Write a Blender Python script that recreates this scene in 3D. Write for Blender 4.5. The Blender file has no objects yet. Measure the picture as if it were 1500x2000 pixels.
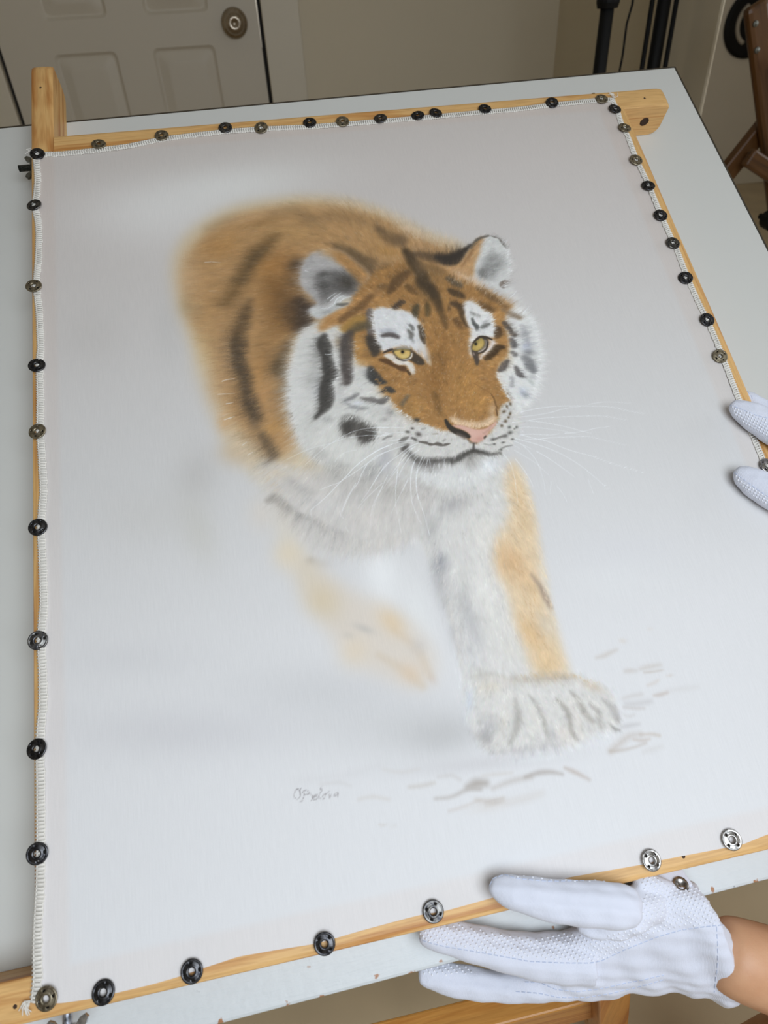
import bpy, bmesh, math, random
import numpy as np
from mathutils import Matrix, Vector
from mathutils.bvhtree import BVHTree

scene = bpy.context.scene
COL = scene.collection
R = math.radians
rnd = random.Random(11)

# ---------------------------------------------------------------- the tilted table frame
# table coordinates: u to the right along the frame's lower bar, v up the sloping table top, h off the silk
Z0 = 0.56                      # height of the silk's lower left corner above the floor
TILT = R(31.956)
TAB = Matrix.Translation((0, 0, Z0)) @ Matrix.Rotation(TILT, 4, 'X')

# ---------------------------------------------------------------- camera, world, lights, exposure
cam_d = bpy.data.cameras.new('camera'); cam = bpy.data.objects.new('camera', cam_d); COL.objects.link(cam)
cam_d.sensor_fit = 'HORIZONTAL'; cam_d.sensor_width = 36.0; cam_d.lens = 36.0*1300/1500
cam_d.clip_start = .02; cam_d.clip_end = 60
cam.matrix_world = Matrix(((0.980897, 0.152021, -0.121370, 0.195357), (-0.188598, 0.590321, -0.784826, -0.177755), (-0.047663, 0.792724, 0.607715, 1.018529), (0.000000, 0.000000, 0.000000, 1.000000)))
cam_d.dof.use_dof = True; cam_d.dof.focus_distance = .56; cam_d.dof.aperture_fstop = 12.0
scene.camera = cam

world = bpy.data.worlds.new('daylight'); scene.world = world; world.use_nodes = True
bgn = world.node_tree.nodes['Background']; bgn.inputs['Color'].default_value = (.80, .90, 1.0, 1); bgn.inputs['Strength'].default_value = 1.0

def area(name, loc, target, sx, sy, power, col):
    l = bpy.data.lights.new(name, 'AREA'); l.shape = 'RECTANGLE'; l.size = sx; l.size_y = sy; l.energy = power; l.color = col
    o = bpy.data.objects.new(name, l); COL.objects.link(o); o.location = loc
    o.rotation_euler = (Vector(target)-Vector(loc)).to_track_quat('-Z', 'Y').to_euler()
    return o
area('overhead_added_lamp', (.44, -.66, 1.40), (.22, .06, .60), .9, .75, 12.9, (.84, .915, 1.0))  # added lamp hung inside the room, no such source known; brightens the near silk
area('side_window_daylight', (3.5, .2, 1.5), (.4, .4, .8), 1.6, 1.2, 15, (.97, .98, 1.0))

scene.view_settings.view_transform = 'Standard'; scene.view_settings.look = 'None'
scene.view_settings.gamma = 1.0; scene.view_settings.use_curve_mapping = False
scene.view_settings.exposure = 0.0
scene.cycles.max_bounces = 8; scene.cycles.diffuse_bounces = 4; scene.cycles.transparent_max_bounces = 12

# ---------------------------------------------------------------- helpers
def tag(o, label=None, cat=None, group=None, kind=None):
    if label: o['label'] = label
    if cat: o['category'] = cat
    if group: o['group'] = group
    if kind: o['kind'] = kind
    return o
def empty(name, M=Matrix(), label=None, cat=None, group=None):
    o = bpy.data.objects.new(name, None); COL.objects.link(o); o.empty_display_size = .05
    o.matrix_world = M
    return tag(o, label, cat, group)
def link_mesh(name, me, mat=None, parent=None, M=None, smooth=False):
    o = bpy.data.objects.new(name, me); COL.objects.link(o)
    if mat: me.materials.append(mat)
    if parent is not None: o.parent = parent
    if M is not None:
        if parent is not None: o.matrix_local = M
        else: o.matrix_world = M
    if smooth: me.polygons.foreach_set('use_smooth', [True]*len(me.polygons))
    return o
def obj(name, bm, mat=None, parent=None, M=None, smooth=False):
    me = bpy.data.meshes.new(name); bmesh.ops.recalc_face_normals(bm, faces=bm.faces); bm.to_mesh(me); bm.free()
    return link_mesh(name, me, mat, parent, M, smooth)
def BM(): return bmesh.new()
def add_box(bm, lo, hi, bevel=0., seg=2, rot=None, pivot=None):
    r = bmesh.ops.create_cube(bm, size=1.0)
    vs = r['verts']
    for v in vs: v.co = Vector([lo[i]+(v.co[i]+.5)*(hi[i]-lo[i]) for i in range(3)])
    if bevel:
        es = list({e for v in vs for e in v.link_edges})
        g = bmesh.ops.bevel(bm, geom=es, offset=bevel, segments=seg, profile=.5, affect='EDGES')
        vs = list({v for f in g['faces'] for v in f.verts} | {v for v in vs if v.is_valid})
    if rot is not None:
        p = Vector(pivot if pivot is not None else [(lo[i]+hi[i])/2 for i in range(3)])
        bmesh.ops.rotate(bm, verts=vs, cent=p, matrix=rot)
    return vs
def add_prism(bm, pts, axis, a, b):
    """extrude a 2-D outline along an axis (0,1,2)"""
    def p3(p, t):
        q = [0, 0, 0]; o = [i for i in range(3) if i != axis]; q[o[0]], q[o[1]] = p; q[axis] = t; return q
    A = [bm.verts.new(p3(p, a)) for p in pts]; B = [bm.verts.new(p3(p, b)) for p in pts]
    n = len(pts); fs = [bm.faces.new(A), bm.faces.new(B)]
    for i in range(n): fs.append(bm.faces.new((A[i], A[(i+1) % n], B[(i+1) % n], B[i])))
    return A+B
def frame_at(d):
    d = d.normalized(); up = Vector((0, 0, 1)) if abs(d.z) < .9 else Vector((1, 0, 0))
    x = d.cross(up).normalized(); return x, d.cross(x).normalized()
def add_tube(bm, pts, r, n=8, cap=True):
    pts = [Vector(p) for p in pts]; rr = r if isinstance(r, (list, tuple)) else [r]*len(pts)
    rings = []; x = None
    for i, p in enumerate(pts):
        d = (pts[min(i+1, len(pts)-1)]-pts[max(i-1, 0)]).normalized()
        if x is None: x, y = frame_at(d)
        else:
            x = (x-d*x.dot(d)).normalized(); y = d.cross(x)
        rings.append([bm.verts.new(p+(x*math.cos(2*math.pi*k/n)+y*math.sin(2*math.pi*k/n))*rr[i]) for k in range(n)])
    for a, b in zip(rings[:-1], rings[1:]):
        for k in range(n): bm.faces.new((a[k], a[(k+1) % n], b[(k+1) % n], b[k]))
    if cap: bm.faces.new(rings[0][::-1]); bm.faces.new(rings[-1])
def add_lathe(bm, prof, n=32, M=Matrix(), close=False):
    rings = []
    for r, z in prof:
        if r < 1e-6: rings.append([bm.verts.new(M @ Vector((0, 0, z)))])
        else: rings.append([bm.verts.new(M @ Vector((r*math.cos(2*math.pi*k/n), r*math.sin(2*math.pi*k/n), z))) for k in range(n)])
    pr = list(zip(rings[:-1], rings[1:])) + ([(rings[-1], rings[0])] if close else [])
    for a, b in pr:
        for k in range(n):
            k2 = (k+1) % n
            if len(a) == 1 and len(b) == 1: continue
            if len(a) == 1: bm.faces.new((a[0], b[k2], b[k]))
            elif len(b) == 1: bm.faces.new((a[k], a[k2], b[0]))
            else: bm.faces.new((a[k], a[k2], b[k2], b[k]))

# ---------------------------------------------------------------- materials
def new_mat(name):
    m = bpy.data.materials.new(name); m.use_nodes = True
    nt = m.node_tree; return m, nt, nt.nodes['Principled BSDF']
def nd(nt, t, **kw):
    n = nt.nodes.new(t)
    for k, v in kw.items(): setattr(n, k, v)
    return n
def lin(c): return tuple(((x/255.+.055)/1.055)**2.4 if x > 10 else x/255./12.92 for x in c)+(1.,)
def plain(name, col, rough=.6, var=.06, scale=20., bump=0., bscale=200., metal=0., spec=.5, dist=.001):
    m, nt, b = new_mat(name)
    tc = nd(nt, 'ShaderNodeTexCoord'); nz = nd(nt, 'ShaderNodeTexNoise'); nz.inputs['Scale'].default_value = scale; nz.inputs['Detail'].default_value = 4
    nt.links.new(tc.outputs['Object'], nz.inputs['Vector'])
    rp = nd(nt, 'ShaderNodeValToRGB'); c = lin(col)
    rp.color_ramp.elements[0].position = .3; rp.color_ramp.elements[1].position = .7
    rp.color_ramp.elements[0].color = tuple(x*(1-var) for x in c[:3])+(1,); rp.color_ramp.elements[1].color = tuple(min(1, x*(1+var)) for x in c[:3])+(1,)
    nt.links.new(nz.outputs['Fac'], rp.inputs['Fac']); nt.links.new(rp.outputs['Color'], b.inputs['Base Color'])
    b.inputs['Roughness'].default_value = rough; b.inputs['Metallic'].default_value = metal; b.inputs['Specular IOR Level'].default_value = spec
    if bump:
        n2 = nd(nt, 'ShaderNodeTexNoise'); n2.inputs['Scale'].default_value = bscale; n2.inputs['Detail'].default_value = 3
        nt.links.new(tc.outputs['Object'], n2.inputs['Vector'])
        bp = nd(nt, 'ShaderNodeBump'); bp.inputs['Strength'].default_value = bump; bp.inputs['Distance'].default_value = dist
        nt.links.new(n2.outputs['Fac'], bp.inputs['Height']); nt.links.new(bp.outputs['Normal'], b.inputs['Normal'])
    return m
def wood(name, light, dark, axis, ring=70., rough=.5, knots=True):
    """pine: long wavy growth lines along one axis, fine pores, a few knots"""
    m, nt, b = new_mat(name)
    tc = nd(nt, 'ShaderNodeTexCoord'); mp = nd(nt, 'ShaderNodeMapping')
    s = [1., 1., 1.]; s[axis] = .06; mp.inputs['Scale'].default_value = s
    nt.links.new(tc.outputs['Object'], mp.inputs['Vector'])
    n1 = nd(nt, 'ShaderNodeTexNoise'); n1.inputs['Scale'].default_value = ring; n1.inputs['Detail'].default_value = 3; n1.inputs['Distortion'].default_value = 1.6
    nt.links.new(mp.outputs['Vector'], n1.inputs['Vector'])
    r1 = nd(nt, 'ShaderNodeValToRGB'); e = r1.color_ramp.elements
    e[0].position = .36; e[0].color = lin(dark); e[1].position = .52; e[1].color = lin(light)
    e2 = e.new(.70); e2.color = tuple(x*.90 for x in lin(light)[:3])+(1,)
    nt.links.new(n1.outputs['Fac'], r1.inputs['Fac'])
    n2 = nd(nt, 'ShaderNodeTexNoise'); n2.inputs['Scale'].default_value = ring*9; n2.inputs['Detail'].default_value = 2
    nt.links.new(mp.outputs['Vector'], n2.inputs['Vector'])
    mx = nd(nt, 'ShaderNodeMix', data_type='RGBA', blend_type='MULTIPLY'); mx.inputs['Factor'].default_value = .35
    r2 = nd(nt, 'ShaderNodeValToRGB'); r2.color_ramp.elements[0].position = .35; r2.color_ramp.elements[0].color = (.62, .5, .38, 1); r2.color_ramp.elements[1].position = .55; r2.color_ramp.elements[1].color = (1, 1, 1, 1)
    nt.links.new(n2.outputs['Fac'], r2.inputs['Fac'])
    nt.links.new(r1.outputs['Color'], mx.inputs['A']); nt.links.new(r2.outputs['Color'], mx.inputs['B'])
    out = mx.outputs['Result']
    if knots:
        vo = nd(nt, 'ShaderNodeTexVoronoi'); vo.inputs['Scale'].default_value = 9.
        mp2 = nd(nt, 'ShaderNodeMapping'); s2 = [1.6, 1.6, 1.6]; s2[axis] = .7; mp2.inputs['Scale'].default_value = s2
        nt.links.new(tc.outputs['Object'], mp2.inputs['Vector']); nt.links.new(mp2.outputs['Vector'], vo.inputs['Vector'])
        r3 = nd(nt, 'ShaderNodeValToRGB'); r3.color_ramp.elements[0].position = .03; r3.color_ramp.elements[0].color = (.25, .14, .06, 1); r3.color_ramp.elements[1].position = .075; r3.color_ramp.elements[1].color = (1, 1, 1, 1)
        nt.links.new(vo.outputs['Distance'], r3.inputs['Fac'])
        m3 = nd(nt, 'ShaderNodeMix', data_type='RGBA', blend_type='MULTIPLY'); m3.inputs['Factor'].default_value = .8
        nt.links.new(out, m3.inputs['A']); nt.links.new(r3.outputs['Color'], m3.inputs['B']); out = m3.outputs['Result']
    nt.links.new(out, b.inputs['Base Color']); b.inputs['Roughness'].default_value = rough
    bp = nd(nt, 'ShaderNodeBump'); bp.inputs['Strength'].default_value = .25; bp.inputs['Distance'].default_value = .0006
    nt.links.new(n2.outputs['Fac'], bp.inputs['Height']); nt.links.new(bp.outputs['Normal'], b.inputs['Normal'])
    return m
def metal(name, col, rough, worn):
    m, nt, b = new_mat(name)
    tc = nd(nt, 'ShaderNodeTexCoord'); nz = nd(nt, 'ShaderNodeTexNoise'); nz.inputs['Scale'].default_value = 420; nz.inputs['Detail'].default_value = 5
    nt.links.new(tc.outputs['Object'], nz.inputs['Vector'])
    rp = nd(nt, 'ShaderNodeValToRGB'); rp.color_ramp.elements[0].position = .38; rp.color_ramp.elements[0].color = lin(col); rp.color_ramp.elements[1].position = .68; rp.color_ramp.elements[1].color = lin(worn)
    nt.links.new(nz.outputs['Fac'], rp.inputs['Fac']); nt.links.new(rp.outputs['Color'], b.inputs['Base Color'])
    b.inputs['Metallic'].default_value = .9; b.inputs['Roughness'].default_value = rough
    return m
M_PINE_U = wood('pine_along_width', (222, 178, 116), (190, 132, 70), 0)
M_PINE_V = wood('pine_along_height', (218, 174, 112), (182, 122, 62), 1, ring=60)
M_END = wood('pine_side_face', (206, 152, 90), (182, 124, 66), 0, ring=40, knots=False)
M_OAK_X = wood('varnished_pine_rail', (206, 146, 72), (178, 112, 46), 0, ring=45, rough=.4, knots=False)
M_OAK_Z = wood('varnished_pine_leg', (206, 146, 72), (178, 112, 46), 2, ring=45, rough=.4, knots=False)
M_TABLE = plain('white_laminate', (207, 207, 202), .42, .012, 3., spec=.35)
M_EDGE = plain('dark_edge_band', (62, 54, 42), .5)
M_SNAP = [metal('gunmetal', (62, 62, 66), .33, (120, 118, 114)), metal('worn_bronze', (112, 104, 88), .42, (168, 158, 136)), metal('polished_nickel', (112, 110, 108), .25, (190, 187, 183)), metal('black_nickel', (44, 44, 48), .28, (92, 92, 94))]
M_STEEL = metal('zinc_steel', (176, 178, 182), .2, (230, 232, 236)); M_DULL = metal('dull_zinc', (96, 98, 92), .4, (140, 140, 132))
M_HOLE = plain('hole_dark', (60, 40, 26), .8)

# ---------------------------------------------------------------- the room
M_WALL = plain('cream_wall_paint', (214, 203, 180), .8, .02, 2., .15, 300.)
M_WALLD = plain('far_wall_paint', (212, 203, 186), .8, .02, 2., .15, 300.)
M_DOOR = plain('white_door_paint', (206, 197, 180), .5, .012, 3., .1, 120.)
M_CASE = plain('casing_paint', (214, 205, 186), .5, .012, 3.)
M_CEIL = plain('ceiling_paint', (225, 222, 214), .85, .02, 2.)
M_FLOOR = plain('beige_stone_floor', (204, 184, 150), .35, .10, 6., .06, 40., dist=.002)
def structure(name, bm, mat, parent=None):
    o = obj(name, bm, mat, parent)
    if parent is None: o['kind'] = 'structure'
    return o
YW = 2.192; XL, XR, YB, YF, ZC = -2.2, 3.6, -1.10, 3.92, 2.7
b = BM(); add_box(b, (XL-.1, YB-.1, -.06), (XR+.1, YF+.1, 0)); structure('floor', b, M_FLOOR)
b = BM(); add_box(b, (XL-.1, YB-.1, ZC), (XR+.1, YF+.1, ZC+.06)); structure('ceiling', b, M_CEIL)
DX0, DX1, DT = -.420, .287, 2.03
b = BM(); add_box(b, (XL, YW, 0), (DX0-.012, YW+.12, ZC)); add_box(b, (DX1+.012, YW, 0), (1.20, YW+.12, ZC)); add_box(b, (DX0-.012, YW, DT+.01), (DX1+.012, YW+.12, ZC))
add_box(b, (DX0-.012, YW+.06, 0), (DX1+.012, YW+.12, DT+.01)); structure('wall_back', b, M_WALL)
b = BM(); add_prism(b, [(1.187, YW+.12), (1.187, 1.362), (1.1895, 1.357), (1.1925, 1.358), (1.26, 1.50), (1.26, YW+.12)], 2, 0, ZC); structure('wall_partition', b, M_WALL)
b = BM(); add_box(b, (1.2, YF, 0), (XR+.1, YF+.1, ZC)); add_box(b, (1.2, YW+.12, 0), (1.26, YF, ZC)); structure('wall_far', b, M_WALLD)
b = BM(); add_box(b, (1.26, YF-.014, 0), (XR, YF, .085), .004); structure('baseboard_far', b, M_CASE)
b = BM(); add_box(b, (XL-.1, YB, 0), (XL, YW+.12, ZC)); structure('wall_left', b, M_WALL)
# right wall and front wall with their windows (both outside the photograph, they let the daylight in)
def wall_with_opening(name, axis, at, th, lo, hi, o0, o1, z0, z1):
    b = BM()
    def bx(a0, a1, za, zb):
        if axis == 0: add_box(b, (at, a0, za), (at+th, a1, zb))
        else: add_box(b, (a0, at, za), (a1, at+th, zb))
    bx(lo, o0, 0, ZC); bx(o1, hi, 0, ZC); bx(o0, o1, z1, ZC)
    if z0 > 0: bx(o0, o1, 0, z0)
    return structure(name, b, M_WALL)
wall_with_opening('wall_right', 0, XR, .1, YB, YF, -.7, 1.1, .85, 2.15)
wall_with_opening('wall_front', 1, YB-.1, .1, XL, XR, .2, 1.9, .95, 2.2)
def window(name, axis, at, o0, o1, z0, z1, mull):
    b = BM(); t = .05
    def bx(a0, a1, za, zb):
        if axis == 0: add_box(b, (at+.02, a0, za), (at+.07, a1, zb), .004)
        else: add_box(b, (a0, at+.02, za), (a1, at+.07, zb), .004)
    bx(o0, o1, z0, z0+t); bx(o0, o1, z1-t, z1); bx(o0, o0+t, z0+t, z1-t); bx(o1-t, o1, z0+t, z1-t)
    for k in range(1, mull): c = o0+(o1-o0)*k/mull; bx(c-t/2, c+t/2, z0+t, z1-t)
    return structure(name, b, M_CASE)
window('window_1', 0, XR, -.7, 1.1, .85, 2.15, 2); window('window_2', 1, YB-.1, .2, 1.9, .95, 2.2, 2)

# ---- panelled door
door = empty('door_1', Matrix.Translation((0, YW, 0))); door['kind'] = 'structure'
PX = [(-.292, -.117), (-.023, .156)]; PZ = [(.23, .947), (1.018, 1.66), (1.74, 1.93)]
b = BM(); f0, f1 = .004, .044                     # leaf, front face 4 mm behind the wall face
xs = [DX0, PX[0][0], PX[0][1], PX[1][0], PX[1][1], DX1]; zs = [.008, PZ[0][0], PZ[0][1], PZ[1][0], PZ[1][1], PZ[2][0], PZ[2][1], DT]
for i in (0, 2, 4): add_box(b, (xs[i], f0, zs[0]), (xs[i+1], f1, zs[-1]))
for i in (1, 3):
    for k in (0, 2, 4, 6): add_box(b, (xs[i], f0, zs[k]), (xs[i+1], f1, zs[k+1]))
obj('door_leaf', b, M_DOOR, door)
for x0, x1 in PX:
    for z0, z1 in PZ:
        b = BM()
        def loop(d, y):
            r = .014
            out = []
            for cx, cz, a0 in ((x1-d-r, z1-d-r, 0), (x0+d+r, z1-d-r, 90), (x0+d+r, z0+d+r, 180), (x1-d-r, z0+d+r, 270)):
                for k in range(4): a = R(a0+k*30); out.append(b.verts.new((cx+r*math.cos(a), y, cz+r*math.sin(a))))
            return out
        sq = [b.verts.new((x, f0, z)) for x, z in ((x1, z1), (x0, z1), (x0, z0), (x1, z0))]
        L = [loop(.002, f0), loop(.009, f0+.0065), (loop(.013, f0+.007)), loop(.036, f0+.0005), loop(.040, f0)]
        for A, B in zip(L[:-1], L[1:]):
            for k in range(16): b.faces.new((A[k], A[(k+1) % 16], B[(k+1) % 16], B[k]))
        b.faces.new(L[-1])
        for q in range(4):
            for k in range(3): b.faces.new((sq[q], L[0][q*4+k+1], L[0][q*4+k]))
            b.faces.new((sq[q], sq[(q+1) % 4], L[0][(q*4+4) % 16], L[0][q*4+3]))
        obj('door_panel', b, M_DOOR, door)
b = BM()
for x0, x1 in ((DX0-.011, DX0-.004), (DX1+.003, DX1+.011)): add_box(b, (x0, .02, 0), (x1, .05, DT))
obj('rebate', b, plain('rebate_dark', (44, 40, 36), .8), door)
M_KNOB = metal('brushed_nickel', (150, 138, 122), .25, (196, 184, 166))
MK = Matrix.Translation((.219, f0, .991)) @ Matrix.Rotation(R(90), 4, 'X')
b = BM(); add_lathe(b, [(0, 0), (.037, 0), (.037, .003), (.033, .009), (.022, .011), (.018, .016), (.0135, .02), (.0135, .034), (.019, .040), (.0255, .048), (.027, .056), (.0245, .064), (.016, .069), (.008, .0705), (.0075, .068), (0, .068)], 36, MK)
obj('door_knob', b, M_KNOB, door, smooth=True)
b = BM(); add_box(b, (DX1-.001, f0-.0005, .93), (DX1+.001, f0+.01, 1.06)); obj('latch_plate', b, M_KNOB, door)
b = BM(); add_box(b, (DX1+.011, YW-.012, 0), (DX1+.118, YW, DT+.12), .003); structure('trim_1', b, M_CASE)
b = BM(); add_box(b, (DX0-.118, YW-.012, 0), (DX0-.011, YW, DT+.12), .003); structure('trim_2', b, M_CASE)
b = BM(); add_box(b, (DX0-.011, YW-.012, DT+.012), (DX1+.011, YW, DT+.12), .003); structure('trim_3', b, M_CASE)

# ---- round black disc with a pale arc, low on the far wall
M_BLK = plain('black_plastic', (9, 9, 10), .6, spec=.25); M_PALE = plain('pale_grey_plastic', (176, 168, 154), .6)
disc = empty('wall_disc', Matrix.Translation((3.045, YF, .83)) @ Matrix.Rotation(R(90), 4, 'X'), 'round black disc with a pale curved line on the far wall behind the easel', 'wall disc')
b = BM(); add_lathe(b, [(.0, .012), (.075, .012), (.08, .022), (.150, .022), (.165, .014), (.165, 0), (0, 0)], 48); obj('rim', b, M_BLK, disc, smooth=False)
b = BM(); add_tube(b, [(.098*math.cos(R(a)), .098*math.sin(R(a)), .022) for a in range(125, 246, 8)], .0115, 8); obj('pale_arc', b, M_PALE, disc, smooth=True)

# ---- wooden A-frame easel behind the table
ez = empty('wooden_easel', Matrix.Translation((1.2, 1.172, 0)), 'dark stained wooden A-frame easel with a black knob behind the right table edge', 'easel')
M_EZ = wood('stained_easel_wood', (98, 64, 28), (68, 42, 16), 2, ring=35, rough=.45, knots=False)
def bar(name, p, q, w, t, yoff=0., round_top=False):
    p, q = Vector(p), Vector(q); d = (q-p); L = d.length; bb = BM()
    add_box(bb, (-w/2, -t/2, 0), (w/2, t/2, L), .005 if not round_top else .0085)
    z = d.normalized(); yv = Vector((0, 1, 0)); x = yv.cross(z).normalized(); yv = z.cross(x)
    Mx = Matrix((x, yv, z)).transposed().to_4x4(); Mx.translation = p+Vector((0, yoff, 0))
    return obj(name, bb, M_EZ, ez, Mx)
bar('post', (.395, 0, 0), (-.068, 0, .985), .043, .022, 0, True)
bar('leg', (-.54, 0, 0), (.045, 0, .80), .038, .022, .0235)
bar('crossbar', (-.02, 0, .738), (.22, 0, .61), .034, .018, -.0205)
bar('rear_leg', (.30, -.45, 0), (-.015, -.05, .90), .036, .022, .012)
b = BM(); add_lathe(b, [(0, 0), (.006, 0), (.006, .02), (.019, .024), (.021, .05), (.016, .056), (0, .057)], 14, Matrix.Translation((.053, -.012, .617)) @ Matrix.Rotation(R(90), 4, 'X')); obj('knob', b, M_BLK, ez, smooth=False)
for k, (x, z) in enumerate(((-.066, .955), (-.05, .915))):
    b = BM(); add_lathe(b, [(0, .003), (.005, .002), (.0055, 0), (0, 0)], 10, Matrix.Translation((x, -.011, z)) @ Matrix.Rotation(R(90), 4, 'X')); obj('bolt', b, M_DULL, ez)

# ---- light stands and cable in front of the partition
def stand(x, y, label, rods, collar):
    s = empty('light_stand', Matrix.Translation((x, y, 0)), label, 'light stand')
    b = BM(); add_tube(b, [(0, 0, .12), (0, 0, 1.25)], .0145, 14); add_tube(b, [(0, 0, 1.25), (0, 0, 1.9)], .011, 12); obj('pole', b, M_BLK, s, smooth=True)
    for z in collar:
        b = BM(); add_lathe(b, [(.0, z), (.021, z), (.024, z+.01), (.024, z+.045), (.02, z+.055), (0, z+.055)], 18); add_box(b, (.02, -.008, z+.015), (.05, .008, z+.035), .003); obj('collar', b, M_BLK, s)
    for dx in rods:
        b = BM(); add_tube(b, [(dx*.45, 0, .16), (dx, 0, .5), (dx, 0, 1.35)], .0055, 8); obj('rod', b, M_BLK, s, smooth=True)
    for a in (100, 220, 340):
        c, sn = math.cos(R(a)), math.sin(R(a)); b = BM()
        add_tube(b, [(.012*c, .012*sn, .42), (.17*c, .17*sn, .012)], .008, 8); obj('leg', b, M_BLK, s)
        b = BM(); add_lathe(b, [(0, 0), (.013, 0), (.014, .012), (.01, .024), (0, .026)], 10, Matrix.Translation((.17*c, .17*sn, 0))); obj('foot', b, M_BLK, s)
    return s
stand(.988, 1.46, 'black light stand with a clamp collar, nearest to the door', [], (.985, .40))
st2 = stand(1.1225, 1.472, 'black light stand with a thin rod either side of its pole, by the partition', (-.0275, .0285), (1.16, .42))
for c in list(st2.children):                       # its splayed feet turn away from the partition
    if c.name.startswith(('leg', 'foot')): c.matrix_local = Matrix.Rotation(R(-60), 4, 'Z') @ Matrix.Scale(.3, 4, Vector((1, 0, 0))) @ c.matrix_local
b = BM(); add_tube(b, [(1.052, 1.47, 1.55), (1.051, 1.47, 1.3), (1.0475, 1.47, 1.05), (1.049, 1.47, .99), (1.042, 1.47, .955), (1.043, 1.47, .90), (1.036, 1.47, .80), (1.03, 1.47, .5), (1.05, 1.46, .1), (1.06, 1.44, .004), (1.0, 1.40, .004)], .0024, 6)
add_tube(b, [(1.052, 1.47, 1.55), (1.115, 1.46, 1.62), (1.1225, 1.4575, 1.60)], .0024, 6)
tag(obj('cable', b, M_BLK, smooth=True), 'thin black cable hanging down between the two black light stands', 'cable')

# ---------------------------------------------------------------- the tilted table
HT = -.037                                         # table top below the silk
tbl = empty('drawing_table', Matrix.Translation((0, 0, 0)), 'white tilted drawing table with dark edges on a wooden trestle', 'table')
TT = TAB @ Matrix.Translation((.7055, .7797, HT)) @ Matrix.Rotation(R(1.0), 4, 'Z')
TW, TD, TH = 1.46, .8127, .022
b = BM(); add_box(b, (-TW, -TD+.045, -TH), (0, 0, 0), .0012, 1); obj('tabletop', b, M_TABLE, tbl, TT)
b = BM()
add_box(b, (-TW-.0012, -TD+.045, -TH), (-TW, .0012, -.0008)); add_box(b, (0, -TD+.045, -TH), (.0014, .0014, -.0003)); add_box(b, (-TW, 0, -TH), (0, .0014, -.0003)); obj('edge_band', b, M_EDGE, tbl, TT)
# front board: brush-painted white, chipped to the wood along its lower edge
m, nt, bs = new_mat('brush_painted_board')
tc = nd(nt, 'ShaderNodeTexCoord'); mp = nd(nt, 'ShaderNodeMapping'); mp.inputs['Scale'].default_value = (.10, 1, 1); nt.links.new(tc.outputs['Object'], mp.inputs['Vector'])
n1 = nd(nt, 'ShaderNodeTexNoise'); n1.inputs['Scale'].default_value = 260; n1.inputs['Detail'].default_value = 3; nt.links.new(mp.outputs['Vector'], n1.inputs['Vector'])
n2 = nd(nt, 'ShaderNodeTexNoise'); n2.inputs['Scale'].default_value = 150; n2.inputs['Detail'].default_value = 4; nt.links.new(tc.outputs['Object'], n2.inputs['Vector'])
n3 = nd(nt, 'ShaderNodeTexNoise'); n3.inputs['Scale'].default_value = 95; n3.inputs['Detail'].default_value = 5; nt.links.new(tc.outputs['Object'], n3.inputs['Vector'])
sx = nd(nt, 'ShaderNodeSeparateXYZ'); nt.links.new(tc.outputs['Object'], sx.inputs['Vector'])
mr = nd(nt, 'ShaderNodeMapRange'); mr.inputs['From Min'].default_value = -TD; mr.inputs['From Max'].default_value = -TD+.010; mr.inputs['To Min'].default_value = .16; mr.inputs['To Max'].default_value = 0; nt.links.new(sx.outputs['Y'], mr.inputs['Value'])
ad = nd(nt, 'ShaderNodeMath', operation='ADD'); nt.links.new(n3.outputs['Fac'], ad.inputs[0]); nt.links.new(mr.outputs['Result'], ad.inputs[1])
rp = nd(nt, 'ShaderNodeValToRGB'); rp.color_ramp.elements[0].position = .74; rp.color_ramp.elements[0].color = (0, 0, 0, 1); rp.color_ramp.elements[1].position = .77; rp.color_ramp.elements[1].color = (1, 1, 1, 1); nt.links.new(ad.outputs[0], rp.inputs['Fac'])
sp = nd(nt, 'ShaderNodeValToRGB'); sp.color_ramp.elements[0].position = .73; sp.color_ramp.elements[0].color = (0, 0, 0, 1); sp.color_ramp.elements[1].position = .75; sp.color_ramp.elements[1].color = (1, 1, 1, 1); nt.links.new(n2.outputs['Fac'], sp.inputs['Fac'])
mx = nd(nt, 'ShaderNodeMix', data_type='RGBA'); mx.inputs['A'].default_value = lin((206, 211, 213)); mx.inputs['B'].default_value = lin((140, 144, 148)); nt.links.new(sp.outputs['Color'], mx.inputs['Factor'])
m2 = nd(nt, 'ShaderNodeMix', data_type='RGBA'); m2.inputs['B'].default_value = lin((168, 122, 88)); nt.links.new(mx.outputs['Result'], m2.inputs['A']); nt.links.new(rp.outputs['Color'], m2.inputs['Factor']); nt.links.new(m2.outputs['Result'], bs.inputs['Base Color'])
bp = nd(nt, 'ShaderNodeBump'); bp.inputs['Strength'].default_value = .6; bp.inputs['Distance'].default_value = .0009; nt.links.new(n1.outputs['Fac'], bp.inputs['Height'])
bp2 = nd(nt, 'ShaderNodeBump'); bp2.inputs['Strength'].default_value = .35; bp2.inputs['Distance'].default_value = .001; nt.links.new(n2.outputs['Fac'], bp2.inputs['Height']); nt.links.new(bp.outputs['Normal'], bp2.inputs['Normal']); nt.links.new(bp2.outputs['Normal'], bs.inputs['Normal']); bs.inputs['Roughness'].default_value = .45
b = BM(); add_box(b, (-TW, -TD, -TH), (0.0012, -TD+.045, 0), .0022, 2); obj('front_board', b, m, tbl, TT)
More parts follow.
